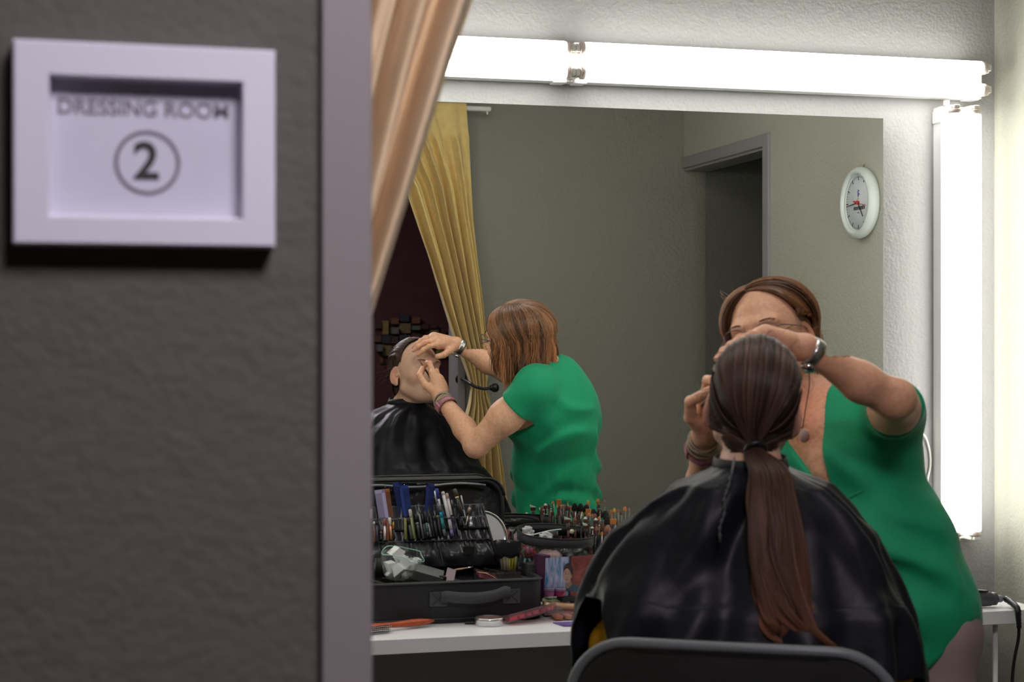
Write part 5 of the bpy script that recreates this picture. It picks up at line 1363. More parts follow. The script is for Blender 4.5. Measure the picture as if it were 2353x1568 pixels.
stick('makeup_pen', (1037, 1150), (1047, 1192), .0090, [(.4, (.16, .16, .17), 1.1, 1), (1, (.04, .04, .05), .7, 0)], 'dark pen with a rounded grey end', 'pen')
stick('makeup_pen', (1044, 1188), (1055, 1232), .0042, [(.3, SV, 1, 1), (1, (.22, .22, .26), 1, 1)], 'needle-thin silver stick at the right of the organiser', 'pen')
stick('makeup_pen', (1040, 1190), (1044, 1224), .0090, [(.3, (.06, .05, .12), 1, 0), (1, (.03, .03, .06), 1, 0)], 'short dark violet pen behind the thin silver stick', 'pen')
stick('makeup_pen', (1044, 1124), (1062, 1186), .0110, [(.30, (.06, .05, .02), 1, 0), (.36, (.55, .44, .20), 1, 1), (1, (.014, .012, .010), 1, 0)], 'thick black pen with a gold ring, tallest at the right', 'pen')
stick('lipstick', (1054, 1183), (1060, 1210), .0150, [(1, (.012, .012, .016), 1, 0)], 'glossy black lipstick case standing in the organiser', 'lipstick')
stick('tweezers', (1059, 1139), (1069, 1192), .0050, [(.6, SV, 1, 1), (1, (.3, .3, .32), .8, 1)], 'silver tweezers at the right side of the organiser', 'tweezers')
stick('hair_clip', (1079, 1167), (1070, 1208), .0080, [(.35, (.32, .22, .17), 1.2, 1), (1, (.38, .30, .25), .6, 1)], 'bronze metal clip leaning at the right end of the organiser', 'clip')
stick('small_bottle', (1081, 1188), (1081, 1212), .0120, [(.45, (.62, .62, .66), .6, 1), (1, (.40, .42, .46), 1, 1)], 'tiny silver bottle at the right end of the organiser', 'bottle')
def comb(p, q, wd, m, label, teeth_side, name='comb', th=.003, ypl=4.205, nt=34):
    a = at(*p, ypl); b = at(*q, ypl - .02); d = (b - a); Ln = d.length; d.normalize(); s_ = d.cross(Vector((0, 1, 0))).normalized(); n = s_.cross(d); bm = bmesh.new()
    Mx = Matrix((( s_.x, n.x, d.x, a.x), (s_.y, n.y, d.y, a.y), (s_.z, n.z, d.z, a.z), (0, 0, 0, 1)))
    g = teeth_side
    bbox_bm(bm, Vector((-g * wd * .32, 0, Ln / 2)), Vector((wd * .36, th, Ln)), bev=.001)
    bbox_bm(bm, Vector((0, 0, .005)), Vector((wd, th, .010)), bev=.001)
    for i in range(nt): bbox_bm(bm, Vector((g * wd * .16, 0, .010 + (Ln - .012) * (i + .5) / nt)), Vector((wd * .66, th * .7, (Ln - .012) / nt * .58)))
    bm.transform(Mx); o = frombm(name, bm, m); tag(o, label, 'comb', 'combs in the lid pocket'); return o
comb((872, 1126), (882, 1192), .026, pm('lilac_plastic', (.42, .38, .62), .2), 'lilac comb with fine pale teeth, leftmost in the lid pocket', -1)
comb((886, 1124), (895, 1192), .020, pm('amber_plastic', (.30, .09, .02), .25), 'amber brown comb overlapping the lilac one', 1, nt=22, ypl=4.210)
comb((912, 1109), (927, 1188), .024, pm('navy_plastic', (.012, .03, .17), .18), 'tall navy blue comb in the lid pocket, left of its twin', -1, ypl=4.212)
comb((927, 1116), (938, 1188), .024, pm('blue_plastic', (.015, .045, .24), .2), 'blue comb with visible fine teeth, right beside the tall navy one', 1, ypl=4.206)
comb((989, 1112), (985, 1186), .022, pm('navy_plastic', (.012, .03, .17), .18), 'navy blue comb standing alone left of the long pen', 1, ypl=4.212)

# round metal mirror behind the case
c0 = at(1109, 1233, 4.205)
t = thing('round_mirror', 'round silver hand mirror leaning behind the right end of the case', 'hand mirror', c0 - Vector((0, 0, .07)))
ax = Vector((.10, -1, .22)).normalized()
reparent(lathe('rim', [(.0001, -.004), (.062, -.004), (.0665, 0), (.0670, .003), (.0645, .006), (.0600, .0045), (.0585, .0035)], M['chrome'], n=64, c=c0, axis=ax), t)
reparent(lathe('glass', [(.0001, .0036), (.0590, .0036)], pm('mirror_painted_reflection', (.72, .73, .76), .4, metal=.15), n=64, c=c0, axis=ax, smooth=False), t)  # pale base colour stands in for the bright room reflected in the glass

# zip bag of sponge wedges in the case
def zipbag():
    c = at(922, 1330, 4.05); t = thing('zip_bag', 'clear zip bag with a green seal, holding white sponges, in the case', 'plastic bag', (c.x, c.y, c.z))
    top = [at(x, y, yy) for x, y, yy in ((880, 1262, 4.03), (890, 1244, 4.06), (925, 1247, 4.09), (962, 1257, 4.09), (966, 1263, 4.08), (975, 1283, 4.05), (940, 1275, 4.00), (905, 1264, 3.995))]
    mid = [at(x, y, yy) for x, y, yy in ((873, 1298, 4.02), (884, 1285, 4.08), (925, 1285, 4.12), (960, 1287, 4.12), (972, 1298, 4.09), (974, 1305, 4.04), (940, 1312, 3.99), (900, 1308, 3.985))]
    bot = [at(x, y, yy) for x, y, yy in ((885, 1325, 4.03), (895, 1322, 4.07), (925, 1320, 4.10), (955, 1320, 4.10), (965, 1322, 4.08), (966, 1326, 4.04), (935, 1334, 4.00), (900, 1334, 4.00))]
    def sm(rg, k=5): n = len(rg); P = [rg[-1]] + rg + rg[:2]; out = []; 
    rings = []
    for u in [i / 10 for i in range(11)]:
        rg = []
        for a, b_, c_ in zip(bot, mid, top): rg.append(a * (1 - u) ** 2 + b_ * 2 * u * (1 - u) + c_ * u * u)
        n = len(rg); full = []
        for i in range(n):
            p0, p1, p2, p3 = rg[i - 1], rg[i], rg[(i + 1) % n], rg[(i + 2) % n]
            for k in range(6):
                s_ = k / 6; q = .5 * ((2 * p1) + (p2 - p0) * s_ + (2 * p0 - 5 * p1 + 4 * p2 - p3) * s_ ** 2 + (3 * p1 - p0 - 3 * p2 + p3) * s_ ** 3)
                full.append(tuple(q + Vector((vn1(q.x * 60, q.z * 60, 1), vn1(q.x * 55, q.z * 60, 4), 0)) * .0022))
        rings.append(full)
    reparent(loft('film', rings, M['bagfilm'], close_top=False), t)
    reparent(tube('seal', [Vector(p) + Vector((0, -.0006, -.004)) for p in rings[-2]], .0009, M['seal'], n=6, close=True), t)
    g = 'white sponge wedges in the zip bag'
    spots = [(912, 1270, 4.04, 30, 1.2), (930, 1292, 4.03, -15, 1.1), (898, 1300, 4.035, 60, 1.0), (948, 1300, 4.05, 10, 1.0), (915, 1310, 4.02, -40, 1.1), (935, 1315, 4.06, 80, .9), (900, 1318, 4.06, 20, .9), (957, 1292, 4.07, -60, .8), (922, 1286, 4.075, 50, 1.1)]
    bm = bmesh.new(); w_ = .030; pr = [(-.5, -.35), (.5, -.35), (.35, .35), (-.2, .35)]
    vs = [bm.verts.new((x * w_ * 1.0, y * .020, z * w_ * 1.0)) for y in (-.5, .5) for x, z in pr]
    bm.faces.new([vs[0], vs[1], vs[2], vs[3]]); bm.faces.new([vs[7], vs[6], vs[5], vs[4]])
    for k in range(4): bm.faces.new([vs[k], vs[4 + k], vs[4 + (k + 1) % 4], vs[(k + 1) % 4]])
    bm.normal_update(); me = bpy.data.meshes.new('sponge_wedge'); bm.to_mesh(me); bm.free(); me.materials.append(M['sponge'])
    for i, (px, py_, yy, rot, s_) in enumerate(spots):
        o = bpy.data.objects.new('sponge_wedge', me); COL.objects.link(o); o.location = at(px, py_, yy); o.rotation_euler = (rad(rot * .3), rad(rot), rad(rot * .7)); o.scale = (s_,) * 3
        tag(o, 'small white sponge wedge inside the clear zip bag', 'sponge', g)
zipbag()

# loose things inside the case
def obox(name, label, cat, px, py_, y, size, rot, m, bev=.001, group=None):
    c = at(px, py_, y); bm = bmesh.new(); bbox_bm(bm, Vector((0, 0, 0)), Vector(size), bev=bev)
    bm.transform(Matrix.Translation(c) @ (Matrix.Rotation(rad(rot[2]), 4, 'Z') @ Matrix.Rotation(rad(rot[1]), 4, 'Y') @ Matrix.Rotation(rad(rot[0]), 4, 'X')))
    o = frombm(name, bm, m); return tag(o, label, cat, group)
obox('eyeshadow_box', 'dark grey rectangular box lying tilted in the case beside the zip bag', 'box', 985, 1322, 4.02, (.070, .045, .024), (18, 16, -12), M['greybox'])
obox('small_black_box', 'small black box with a bright edge at the end of the dark grey box', 'box', 1016, 1331, 4.00, (.018, .016, .016), (5, 8, 0), M['leather'])
obox('paper_card', 'pale pink paper card standing in the case', 'card', 1035, 1323, 4.00, (.024, .0008, .034), (-14, 20, 10), pm('pink_card', (.55, .46, .48), .7))
o = obox('folding_mirror', 'rose-gold patterned pocket compact half sunk in the case', 'compact', 1118, 1325, 4.02, (.052, .040, .008), (25, 14, 15), pm('flower_lacquer', (.16, .04, .06), .2, metal=.6, noise=(90, .9)))
tube('x', [at(1098, 1315, 4.01), at(1118, 1318, 4.0), at(1141, 1330, 4.0)], .0009, M['gold'], o, n=6).name = 'gold_edge'
t = thing('thin_brush', 'thin pale wooden make-up brush lying across the case', 'brush', at(1040, 1312, 4.06))
a, b = at(1040, 1311, 4.06), at(1086, 1304, 4.09); d = b - a
reparent(lathe('handle', [(.0001, 0), (.0015, .001), (.0024, .02), (.0018, d.length * .75)], pm('pale_wood', (.55, .34, .20), .5), n=10, c=a, axis=d), t)
reparent(lathe('ferrule', [(.0018, d.length * .75), (.0024, d.length)], M['chrome'], n=10, c=a, axis=d), t)
for px, py_, yy, r_, lab in ((846, 1300, 4.08, .009, 'small black capped bottle at the left end of the case'), (868, 1298, 4.10, .010, 'round black jar lid behind the zip bag')):
    c = at(px, py_, yy); o = lathe('bottle' if r_ < .0095 else 'jar', [(.0001, -.03), (r_, -.03), (r_, .004), (r_ * .8, .006), (r_ * .8, .016), (.0001, .017)], M['leather'], n=20, c=c); tag(o, lab, 'bottle' if r_ < .0095 else 'jar')
obox('palette_refill', 'stack of thin grey palettes wedged in the right corner of the case', 'palette', 1222, 1304, 4.10, (.038, .050, .022), (0, 0, 4), M['card_dark'])

# cup with yellow sticks and a black fabric collar
def cup():
    c = at(1169, 1312, 4.12); t = thing('stick_cup', 'clear cup with a black fabric collar, full of yellow and green sticks', 'cup', c)
    reparent(lathe('cup', [(.0001, 0), (.021, 0), (.0215, .001), (.026, .040), (.0252, .040), (.0207, .002)], M['acrylic'], n=32, c=c), t)
    V = []; n = 48; prof = [(.0255, .034), (.031, .037), (.036, .048), (.0375, .062), (.0385, .072), (.0370, .0725), (.0345, .060), (.030, .046)]
    for k in range(n):
        a = 2 * math.pi * k / n
        for r_, h in prof: V.append(c + Vector((math.cos(a) * r_ * (1.0 + .04 * math.sin(3 * a)), math.sin(a) * r_ * .75, h - .010 * math.sin(a + .6) * (h > .05) + .003 * math.sin(a * 5) * (h < .06))))
    P = len(prof); Fc = [(k * P + q, ((k + 1) % n) * P + q, ((k + 1) % n) * P + (q + 1) % P, k * P + (q + 1) % P) for k in range(n) for q in range(P)]
    reparent(py('fabric_collar', V, Fc, M['satin']), t)
    cl = [((.72, .62, .05), 'yellow'), ((.30, .50, .28), 'green'), ((.60, .60, .48), 'cream'), ((.78, .66, .03), 'yellow'), ((.62, .35, .12), 'orange')]
    base = {}
    for k in range(20):
        a = 2.399 * k; r0 = .004 * math.sqrt(k + .5); colr, nm = cl[k % 5]
        p = c + Vector((math.cos(a) * r0, math.sin(a) * r0, .003)); q = c + Vector((math.cos(a) * r0 * 1.22, math.sin(a) * r0 * 1.22, .037))
        o = tube('wrapped_stick', [p, q], .0019, pm('stick_' + nm, colr, .5), n=6)
        tag(o, '%s stick in the clear cup, among sticks of other colours' % nm, 'stick', 'sticks in the clear cup')
cup()

# lipsticks in a black stand with turquoise ribbons
def lipsticks():
    t = thing('lipstick_stand', 'black lipstick stand with turquoise ribbon strips, behind the case corner', 'lipstick stand', at(1214, 1360, 4.20))
    a, b = at(1196, 1276, 4.17), at(1231, 1276, 4.17); w_ = b.x - a.x; c = (a + b) / 2; h = c.z - .795
    bm = bmesh.new(); bbox_bm(bm, Vector((c.x, 4.19, (c.z + CT) / 2)), Vector((w_, .036, c.z - CT)), bev=.003); reparent(frombm('stand', bm, M['case']), t)
    for (p, q) in (((1208, 1284), (1200, 1322)), ((1215, 1284), (1226, 1322))):
        P = [at(p[0] * (1 - k / 8) + q[0] * k / 8 + (2.2 * math.sin(k / 8 * 3.14) * (-1 if p[0] < 1210 else 1)), p[1] * (1 - k / 8) + q[1] * k / 8, 4.1695) for k in range(9)]
        V = []; 
        for v in P: V += [v + Vector((-.0030, 0, 0)), v + Vector((.0030, 0, 0))]
        reparent(solidify(py('ribbon', V, [(2 * i, 2 * i + 1, 2 * i + 3, 2 * i + 2) for i in range(8)], pm('turquoise', (.13, .50, .52), .4)), .0008), t)
    L = [(1199, 1249, 4.185, (.55, .55, .50), (.20, .16, .15), 'pale lipstick tube at the left end of the stand'), (1206, 1252, 4.18, (.55, .04, .09), (.03, .02, .02), 'bright crimson lipstick behind the two pink ones'), (1213, 1259, 4.174, (.62, .18, .30), (.04, .03, .04), 'light pink lipstick, left of the two pink ones in front'),
         (1221, 1260, 4.174, (.55, .10, .24), (.04, .03, .04), 'deep pink lipstick, right of the two pink ones in front'), (1228, 1267, 4.176, (.55, .02, .03), (.10, .02, .02), 'short scarlet lipstick at the right end of the stand'), (1218, 1236, 4.20, (.012, .012, .012), (.03, .02, .02), 'tall black-capped lip gloss at the back of the stand'),
         (1226, 1244, 4.196, (.16, .015, .015), (.20, .02, .02), 'dark red glossy lip gloss tube, right at the back'), (1204, 1246, 4.20, (.45, .05, .07), (.05, .02, .02), 'red lipstick tube at the back left of the stand')]
    for px, py_, yy, c1, c2, lab in L:
        p = at(px, py_, yy); tt = thing('lipstick', lab, 'lipstick', p, 'lipsticks in the black stand'); z0 = c.z - p.z - .004
        reparent(lathe('cap', [(.0001, 0), (.0032, 0), (.0038, -.001), (.0038, -.014)][::-1], pm('lip_%d_%d' % (px, py_), c1, .25), n=16, c=p), tt)
        reparent(lathe('tube', [(.0036, -.014), (.0036, min(-.016, z0))][::-1], pm('lipb_%d_%d' % (px, py_), c2, .3), n=16, c=p), tt)
    # a few glosses standing behind, left of the bag
    for px, py_, colr, lab in ((1171, 1238, (.40, .06, .06), 'rose lip gloss tube between the round mirror and the clear bag'), (1177, 1222, (.012, .012, .012), 'black mascara tube standing behind the round mirror'), (1167, 1216, (.16, .04, .05), 'dark wine lip gloss peeking over the round mirror')):
        p = at(px, py_, 4.225); tt = thing('lip_gloss', lab, 'cosmetic tube', (p.x, p.y, CT)); h = p.z - CT
        reparent(lathe('tube', [(.0001, 0), (.0052, 0), (.0052, h * .6)], pm('lg_%d' % px, colr, .25), n=16, c=(p.x, p.y, CT)), tt)
        reparent(lathe('cap', [(.0046, h * .6), (.0046, h - .001), (.0001, h)], M['black'] if px > 1170 else pm('lg_%d' % px, colr, .25), n=16, c=(p.x, p.y, CT)), tt)
lipsticks()

# clear vinyl bag with a black zipped rim
def vinylbag():
    cx, cy = 1.197, 4.12; t = thing('clear_cosmetic_bag', 'clear vinyl cosmetic bag with a thick black zipped rim, left open', 'cosmetic bag', (cx + .03, cy, CT))
    n = 64
    def rg(s_, z, dx=0, lift=0):
        out = []
        for k in range(n):
            a = 2 * math.pi * k / n; ca, sa = math.cos(a), math.sin(a); e = 2.6; q = (abs(ca) ** e + abs(sa) ** e) ** (-1 / e)
            out.append(Vector((cx + .03 + dx + q * ca * .098 * s_, cy + q * sa * .062 * s_, z + lift * (sa * .5 + .5) - .006 * ca)))
        return out
    rings = [rg(.92, .792), rg(.99, .80), rg(1.0, .85), rg(1.0, .90, 0, .010), rg(1.0, .928, 0, .020)]
    V = [tuple(p + Vector((vn1(p.x * 40, p.z * 40, 3), vn1(p.x * 40, p.z * 40, 7), 0)) * .002) for r in rings for p in r]
    Fc = [(i * n + k, i * n + (k + 1) % n, (i + 1) * n + (k + 1) % n, (i + 1) * n + k) for i in range(4) for k in range(n)] + [tuple(range(n))[::-1]]
    reparent(py('vinyl', V, Fc, M['clear']), t)
    b0, b1, b2, b3 = rg(1.0, .926, 0, .020), rg(1.012, .928, 0, .022), rg(1.012, .948, 0, .026), rg(.996, .948, 0, .026)
    V = [tuple(p) for r in (b0, b1, b2, b3) for p in r]; Fc = [(i * n + k, i * n + (k + 1) % n, ((i + 1) % 4) * n + (k + 1) % n, ((i + 1) % 4) * n + k) for i in range(4) for k in range(n)]
    reparent(py('zip_band', V, Fc, M['case']), t)
    reparent(tube('zip_teeth', rg(1.006, .949, 0, .026), .0016, M['leather'], n=6, close=True), t)
    reparent(tube('base_binding', rg(.985, .793), .003, M['case'], n=8, close=True), t)
    # raised clear flap of the opened lid
    fl = [at(x, y, yy) for x, y, yy in ((1180, 1222, 4.19), (1195, 1208, 4.20), (1230, 1204, 4.205), (1262, 1205, 4.205), (1290, 1212, 4.20), (1302, 1222, 4.19))]
    fp = cr(fl, 6); V = []; 
    for p in fp: V += [p, p + Vector((0, .001, -.0075))]
    reparent(solidify(py('lid_band', V, [(2 * i, 2 * i + 1, 2 * i + 3, 2 * i + 2) for i in range(len(fp) - 1)], M['case']), .002), t)
    V = []
    for p in fp: V += [p + Vector((0, .001, -.0075)), Vector((p.x * .96 + cx * .04, p.y - .012, .955))]
    reparent(py('lid_vinyl', V, [(2 * i, 2 * i + 1, 2 * i + 3, 2 * i + 2) for i in range(len(fp) - 1)], M['clear']), t)
    # contents
    def blob(name, label, cat, c, r, m, amp=.12, f=30):
        bm = bmesh.new(); bmesh.ops.create_icosphere(bm, subdivisions=4, radius=1)
        for v in bm.verts: v.co = Vector(c) + Vector((v.co.x * r[0], v.co.y * r[1], v.co.z * r[2])) * (1 + amp * vn1(v.co.x * 2.3 + c[0] * f, v.co.y * 2.3, v.co.z * 2.3) + amp * .5 * vn1(v.co.x * 6, v.co.y * 6, v.co.z * 6 + 3))
        return tag(frombm(name, bm, m, smooth=True), label, cat)
    blob('powder_puff', 'soft pink pouch inside the clear bag, seen through its front', 'pouch', (1.205, 4.11, .888), (.036, .028, .030), pm('pink_pouch', (.45, .31, .30), .4))
    blob('beige_sponge', 'round beige sponge at the left bottom of the clear bag', 'sponge', (1.176, 4.105, .840), (.016, .018, .034), pm('beige', (.48, .34, .27), .6), .05)
    blob('plastic_wrapper', 'crumpled white plastic wrapper sticking out at the left of the clear bag', 'wrapper', at(1212, 1222, 4.15), (.014, .010, .014), pm('wrap_white', (.72, .74, .76), .25, trans=.35), .35)
    blob('cotton_wad', 'pale beige cotton wad lying on top in the clear bag', 'cotton', at(1205, 1232, 4.14), (.022, .012, .006), pm('cotton', (.68, .62, .54), .9), .15)
    blob('foil_wrapper', 'crumpled clear wrapper in the middle of the bag opening', 'wrapper', at(1255, 1236, 4.10), (.016, .010, .014), pm('wrap_white', (.72, .74, .76), .25, trans=.35), .4)
    blob('black_pouch', 'black pouch filling the right side of the clear bag', 'pouch', (1.275, 4.115, .895), (.038, .036, .034), M['satin'], .25)
    blob('yellow_pad', 'small pale yellow pad lying on the right of the clear bag opening', 'pad', at(1314, 1222, 4.10), (.006, .005, .006), pm('pale_yellow', (.62, .58, .38), .6), .1)
    o = tube('plastic_tongs', cr([at(1192, 1236, 4.12), at(1230, 1228, 4.13), at(1265, 1220, 4.14), at(1290, 1217, 4.15)], 6), .0018, pm('pale_clear', (.60, .72, .70), .15), n=8); tag(o, 'long pale translucent strip lying over the clear bag opening', 'strip')
    o = lathe('black_jar', [(.0001, 0), (.013, 0), (.013, .020), (.0001, .020)], M['leather'], n=24, c=at(1271, 1240, 4.11)); tag(o, 'round black jar inside the clear bag, middle', 'jar')
vinylbag()

# printed photograph propped against the bag
def photo():
    a = at(1251, 1282, 4.02); b = at(1251, 1372, 4.02); wd, ht = .128, a.z - b.z; y0 = 4.02
    t = thing('photo_print', 'printed portrait photo of a person before a blue backdrop, propped up', 'photo', (a.x + wd / 2, y0, b.z))
    def P(u, v, l=0):
        u = u * .78 if l else u
        return Vector((a.x + wd * u, y0 - .004 * math.sin(u * 3.1) - l * .00035 - .010 * v, b.z + ht * (v - .0 + .05 * u * v)))
    def poly(name, uv, l, m):
        c = (sum(p[0] for p in uv) / len(uv), sum(p[1] for p in uv) / len(uv)); V = [P(*c, l)] + [P(u, v, l) for u, v in uv]; n = len(uv)
        return reparent(py(name, V, [(0, 1 + k, 1 + (k + 1) % n) for k in range(n)], m, smooth=False), t)
    grid = lambda u0, u1, l, m, name: reparent(py(name, [P(u0 + (u1 - u0) * i / 8, j / 6, l) for j in range(7) for i in range(9)], [(j * 9 + i, j * 9 + i + 1, (j + 1) * 9 + i + 1, (j + 1) * 9 + i) for j in range(6) for i in range(8)], m, smooth=False), t)
    bl_ = mat('print_blue', (.25, .42, .62), .35); nt = bl_.node_tree
    tc = nt.nodes.new('ShaderNodeTexCoord'); mp = nt.nodes.new('ShaderNodeMapping'); mp.inputs['Scale'].default_value = (120, 1, 30); nz_ = nt.nodes.new('ShaderNodeTexNoise'); nz_.inputs['Scale'].default_value = 1; nz_.inputs['Detail'].default_value = 6
    rp = nt.nodes.new('ShaderNodeValToRGB'); e = rp.color_ramp.elements; e[0].position = .35; e[0].color = (.05, .22, .42, 1); e[1].position = .62; e[1].color = (.52, .50, .66, 1)
    nt.links.new(tc.outputs['Object'], mp.inputs[0]); nt.links.new(mp.outputs[0], nz_.inputs['Vector']); nt.links.new(nz_.outputs['Fac'], rp.inputs[0]); nt.links.new(rp.outputs[0], nt.nodes['Principled BSDF'].inputs['Base Color'])
    grid(0, 1, 0, pm('print_paper', (.6, .6, .62), .4), 'print'); grid(0, .60, .6, bl_, 'blue_backdrop'); grid(.60, .66, .6, pm('print_dark', (.06, .03, .06), .4), 'backdrop_edge'); grid(.66, 1.27, .6, pm('print_red', (.22, .06, .05), .4, noise=(60, .4)), 'red_backdrop')
    poly('jumper_print', [(.34, 0), (.42, .12), (.50, .20), (.58, .25), (.72, .30), (.86, .24), (.95, .10), (.97, 0)], 1.2, pm('print_jumper', (.05, .09, .13), .5))
    poly('neck_print', [(.52, .22), (.55, .36), (.66, .40), (.70, .30), (.60, .19)], 1.6, pm('print_skin2', (.32, .20, .15), .5))
    ov = lambda cx_, cy_, rx, ry, rt=0, n=28: [(cx_ + rx * math.cos(2 * math.pi * k / n) * math.cos(rt) - ry * math.sin(2 * math.pi * k / n) * math.sin(rt), cy_ + rx * math.cos(2 * math.pi * k / n) * math.sin(rt) + ry * math.sin(2 * math.pi * k / n) * math.cos(rt)) for k in range(n)]
    poly('hair_print', ov(.59, .62, .125, .22, .1), 1.9, pm('print_hair', (.05, .03, .03), .5)); poly('face_print', ov(.565, .52, .095, .185, .12), 2.3, pm('print_skin', (.46, .30, .23), .5))
    poly('ear_print', ov(.675, .50, .018, .05), 2.3, pm('print_skin2', (.32, .20, .15), .5))
    for nm, u, v, rx, ry in (('eye_print', .525, .57, .016, .010), ('eye_print', .60, .56, .016, .010), ('mouth_print', .555, .425, .030, .010), ('eyebrow_print', .525, .605, .022, .006), ('eyebrow_print', .603, .60, .022, .006), ('nose_print', .548, .49, .010, .018)):
        poly(nm, ov(u, v, rx, ry, 0, 12), 2.7, pm('print_' + nm[:4], {'eye_': (.05, .03, .03), 'mout': (.30, .10, .09), 'eyeb': (.07, .04, .03), 'nose': (.36, .22, .17)}[nm[:4]], .5))
    o = obox('purple_box', 'dark purple box standing behind the left edge of the photo', 'box', 1246, 1325, 4.06, (.020, .05, .110), (0, 0, 12), pm('aubergine', (.07, .018, .06), .5))
photo()

# pile of cosmetics in front of the photo
def onc(x, y, z=CT): return Vector((x, y, z))
def palette(name, label, c, size, rot, m, pans, group='clear make-up palettes'):
    t = thing(name, label, 'palette', c, group); Rm = Matrix.Translation(c) @ Matrix.Rotation(rad(rot[2]), 4, 'Z') @ Matrix.Rotation(rad(rot[1]), 4, 'Y') @ Matrix.Rotation(rad(rot[0]), 4, 'X')
    bm = bmesh.new(); bbox_bm(bm, Vector((0, 0, size[2] * .30)), Vector((size[0], size[1], size[2] * .56)), bev=.002); bm.transform(Rm); reparent(frombm('tray', bm, m), t)
    bm = bmesh.new(); bbox_bm(bm, Vector((0, 0, size[2] * .80)), Vector((size[0] * .995, size[1] * .99, size[2] * .36)), bev=.002); bm.transform(Rm); reparent(frombm('lid', bm, M['pink_clear']), t)
    n = len(pans)
    for i, colr in enumerate(pans):
        k = (n + 1) // 2; x = (-.5 + (i % k + .5) / k) * size[0] * .94; y = (-.23 if i < k else .23) * size[1]
        v, f = lathe_data([(.0001, size[2] * .66), (size[0] / k * .40, size[2] * .66), (size[0] / k * .40, size[2] * .2)], 16, (x, y, 0)); V = [Rm @ p for p in v]
        reparent(py('pan', V, f, pm('pan_%02d%02d%02d' % tuple(int(q * 99) for q in colr), colr, .45)), t)
    return t
reds = [(.62, .05, .08), (.55, .03, .06), (.35, .03, .05), (.42, .06, .09), (.22, .02, .04), (.50, .10, .12), (.30, .05, .07), (.58, .06, .07), (.50, .03, .05), (.28, .03, .05), (.36, .05, .06), (.18, .02, .03)]
palette('lip_palette', 'pink transparent lip palette lying tilted in front of the case corner', onc(1.107, 3.930, .778), (.130, .050, .020), (-14, -9, 14), M['pink_clear'], reds)
oranges = [(.50, .18, .08), (.45, .25, .15), (.55, .30, .20), (.35, .12, .06), (.42, .18, .10), (.50, .28, .2), (.40, .12, .06), (.5, .2, .1)]
palette('concealer_palette', 'clear palette of orange and brown creams under the tubes', onc(1.218, 3.955, CT + .0002), (.105, .050, .018), (0, 0, 3), M['acrylic'], oranges)
obox('flat_box', 'flat grey box under the pile of tubes by the photo', 'box', 1300, 1400, 4.03, (.13, .07, .018), (0, 0, 0), pm('flatbox', (.30, .24, .26), .5)).location.z += 0
def cyl(name, label, cat, p, q, r, segs, group=None):
    p = Vector(p); q = Vector(q); d = (q - p); Ln = d.length; d.normalize(); t = thing(name, label, cat, p, group); prev = 0
    for nme, e, colr, k, mt in segs:
        reparent(lathe(nme, [(.0001 if prev == 0 else r * k * .8, Ln * prev), (r * k, Ln * prev + .0008), (r * k, Ln * e - .0008), (r * k * .8 if e < 1 else .0001, Ln * e)], pm('cy_%02d%02d%02d%d' % (*[int(z * 99) for z in colr], mt), colr, .3, metal=.8 * mt), n=20, c=p, axis=d), t); prev = e
    return t
cyl('foundation_tube', 'beige foundation tube lying on the pile, nearest of the two beige tubes', 'cosmetic tube', at(1248, 1390, 3.985), at(1330, 1396, 3.985), .0085, [('cap', .22, (.58, .42, .24), 1, 1), ('tube', .85, (.58, .33, .20), 1, 0), ('end', 1, (.45, .25, .15), 1, 0)], 'tubes lying by the photo')
cyl('concealer_tube', 'pale green and white tube lying under the black compact', 'cosmetic tube', at(1246, 1381, 4.01), at(1308, 1383, 4.01), .0065, [('cap', .15, (.60, .56, .34), 1, 0), ('tube', .75, (.38, .48, .24), 1, 0), ('end', 1, (.66, .68, .60), 1, 0)], 'tubes lying by the photo')
cyl('mascara_tube', 'slim white tube lying behind the pale green one', 'cosmetic tube', at(1250, 1375, 4.03), at(1300, 1376, 4.03), .0045, [('cap', .4, (.66, .64, .52), 1, 0), ('tube', 1, (.62, .64, .62), 1, 0)], 'tubes lying by the photo')
obox('black_compact', 'black compact with white lettering lying right of the green tube', 'compact', 1303, 1376, 4.00, (.040, .035, .010), (0, 0, 8), M['leather'])
for px, colr, wpx, lab in ((1262, (.22, .06, .17), 24, 'small violet cream jar in front of the photo'), (1287, (.24, .015, .06), 26, 'small wine-red cream jar right of the violet one')):
    c = at(px, 1370, 3.995); r_ = wpx * .00109 / 2; t = thing('cream_jar', lab, 'jar', c, 'small cream jars')
    reparent(lathe('jar', [(.0001, 0), (r_ * .95, 0), (r_, .002), (r_, .011), (r_ * .96, .012)], pm('jar_%d' % px, colr, .12, coat=.5), n=32, c=c), t)
    reparent(lathe('lid', [(r_ * 1.02, .0125), (r_ * 1.04, .0135), (r_ * 1.04, .018), (r_ * .98, .0195), (.0001, .0195)], pm('jarlid', (.30, .18, .30), .15, trans=.4), n=32, c=c), t)
t = thing('cream_tin', 'flat round silver tin with a clear pink-brown top on the counter edge', 'tin', (1.002, 3.925, CT))
c = Vector((1.002, 3.925, CT))
reparent(lathe('tin', [(.0001, 0), (.0325, 0), (.034, .0015), (.034, .0095), (.0345, .010), (.0345, .0175), (.0335, .0188), (.0305, .0188), (.0300, .017)], M['tin'], n=64, c=c), t)
reparent(lathe('cream', [(.0001, .0172), (.0302, .0172)], pm('cream_pink', (.30, .16, .15), .3, noise=(70, .5)), n=48, c=c), t)
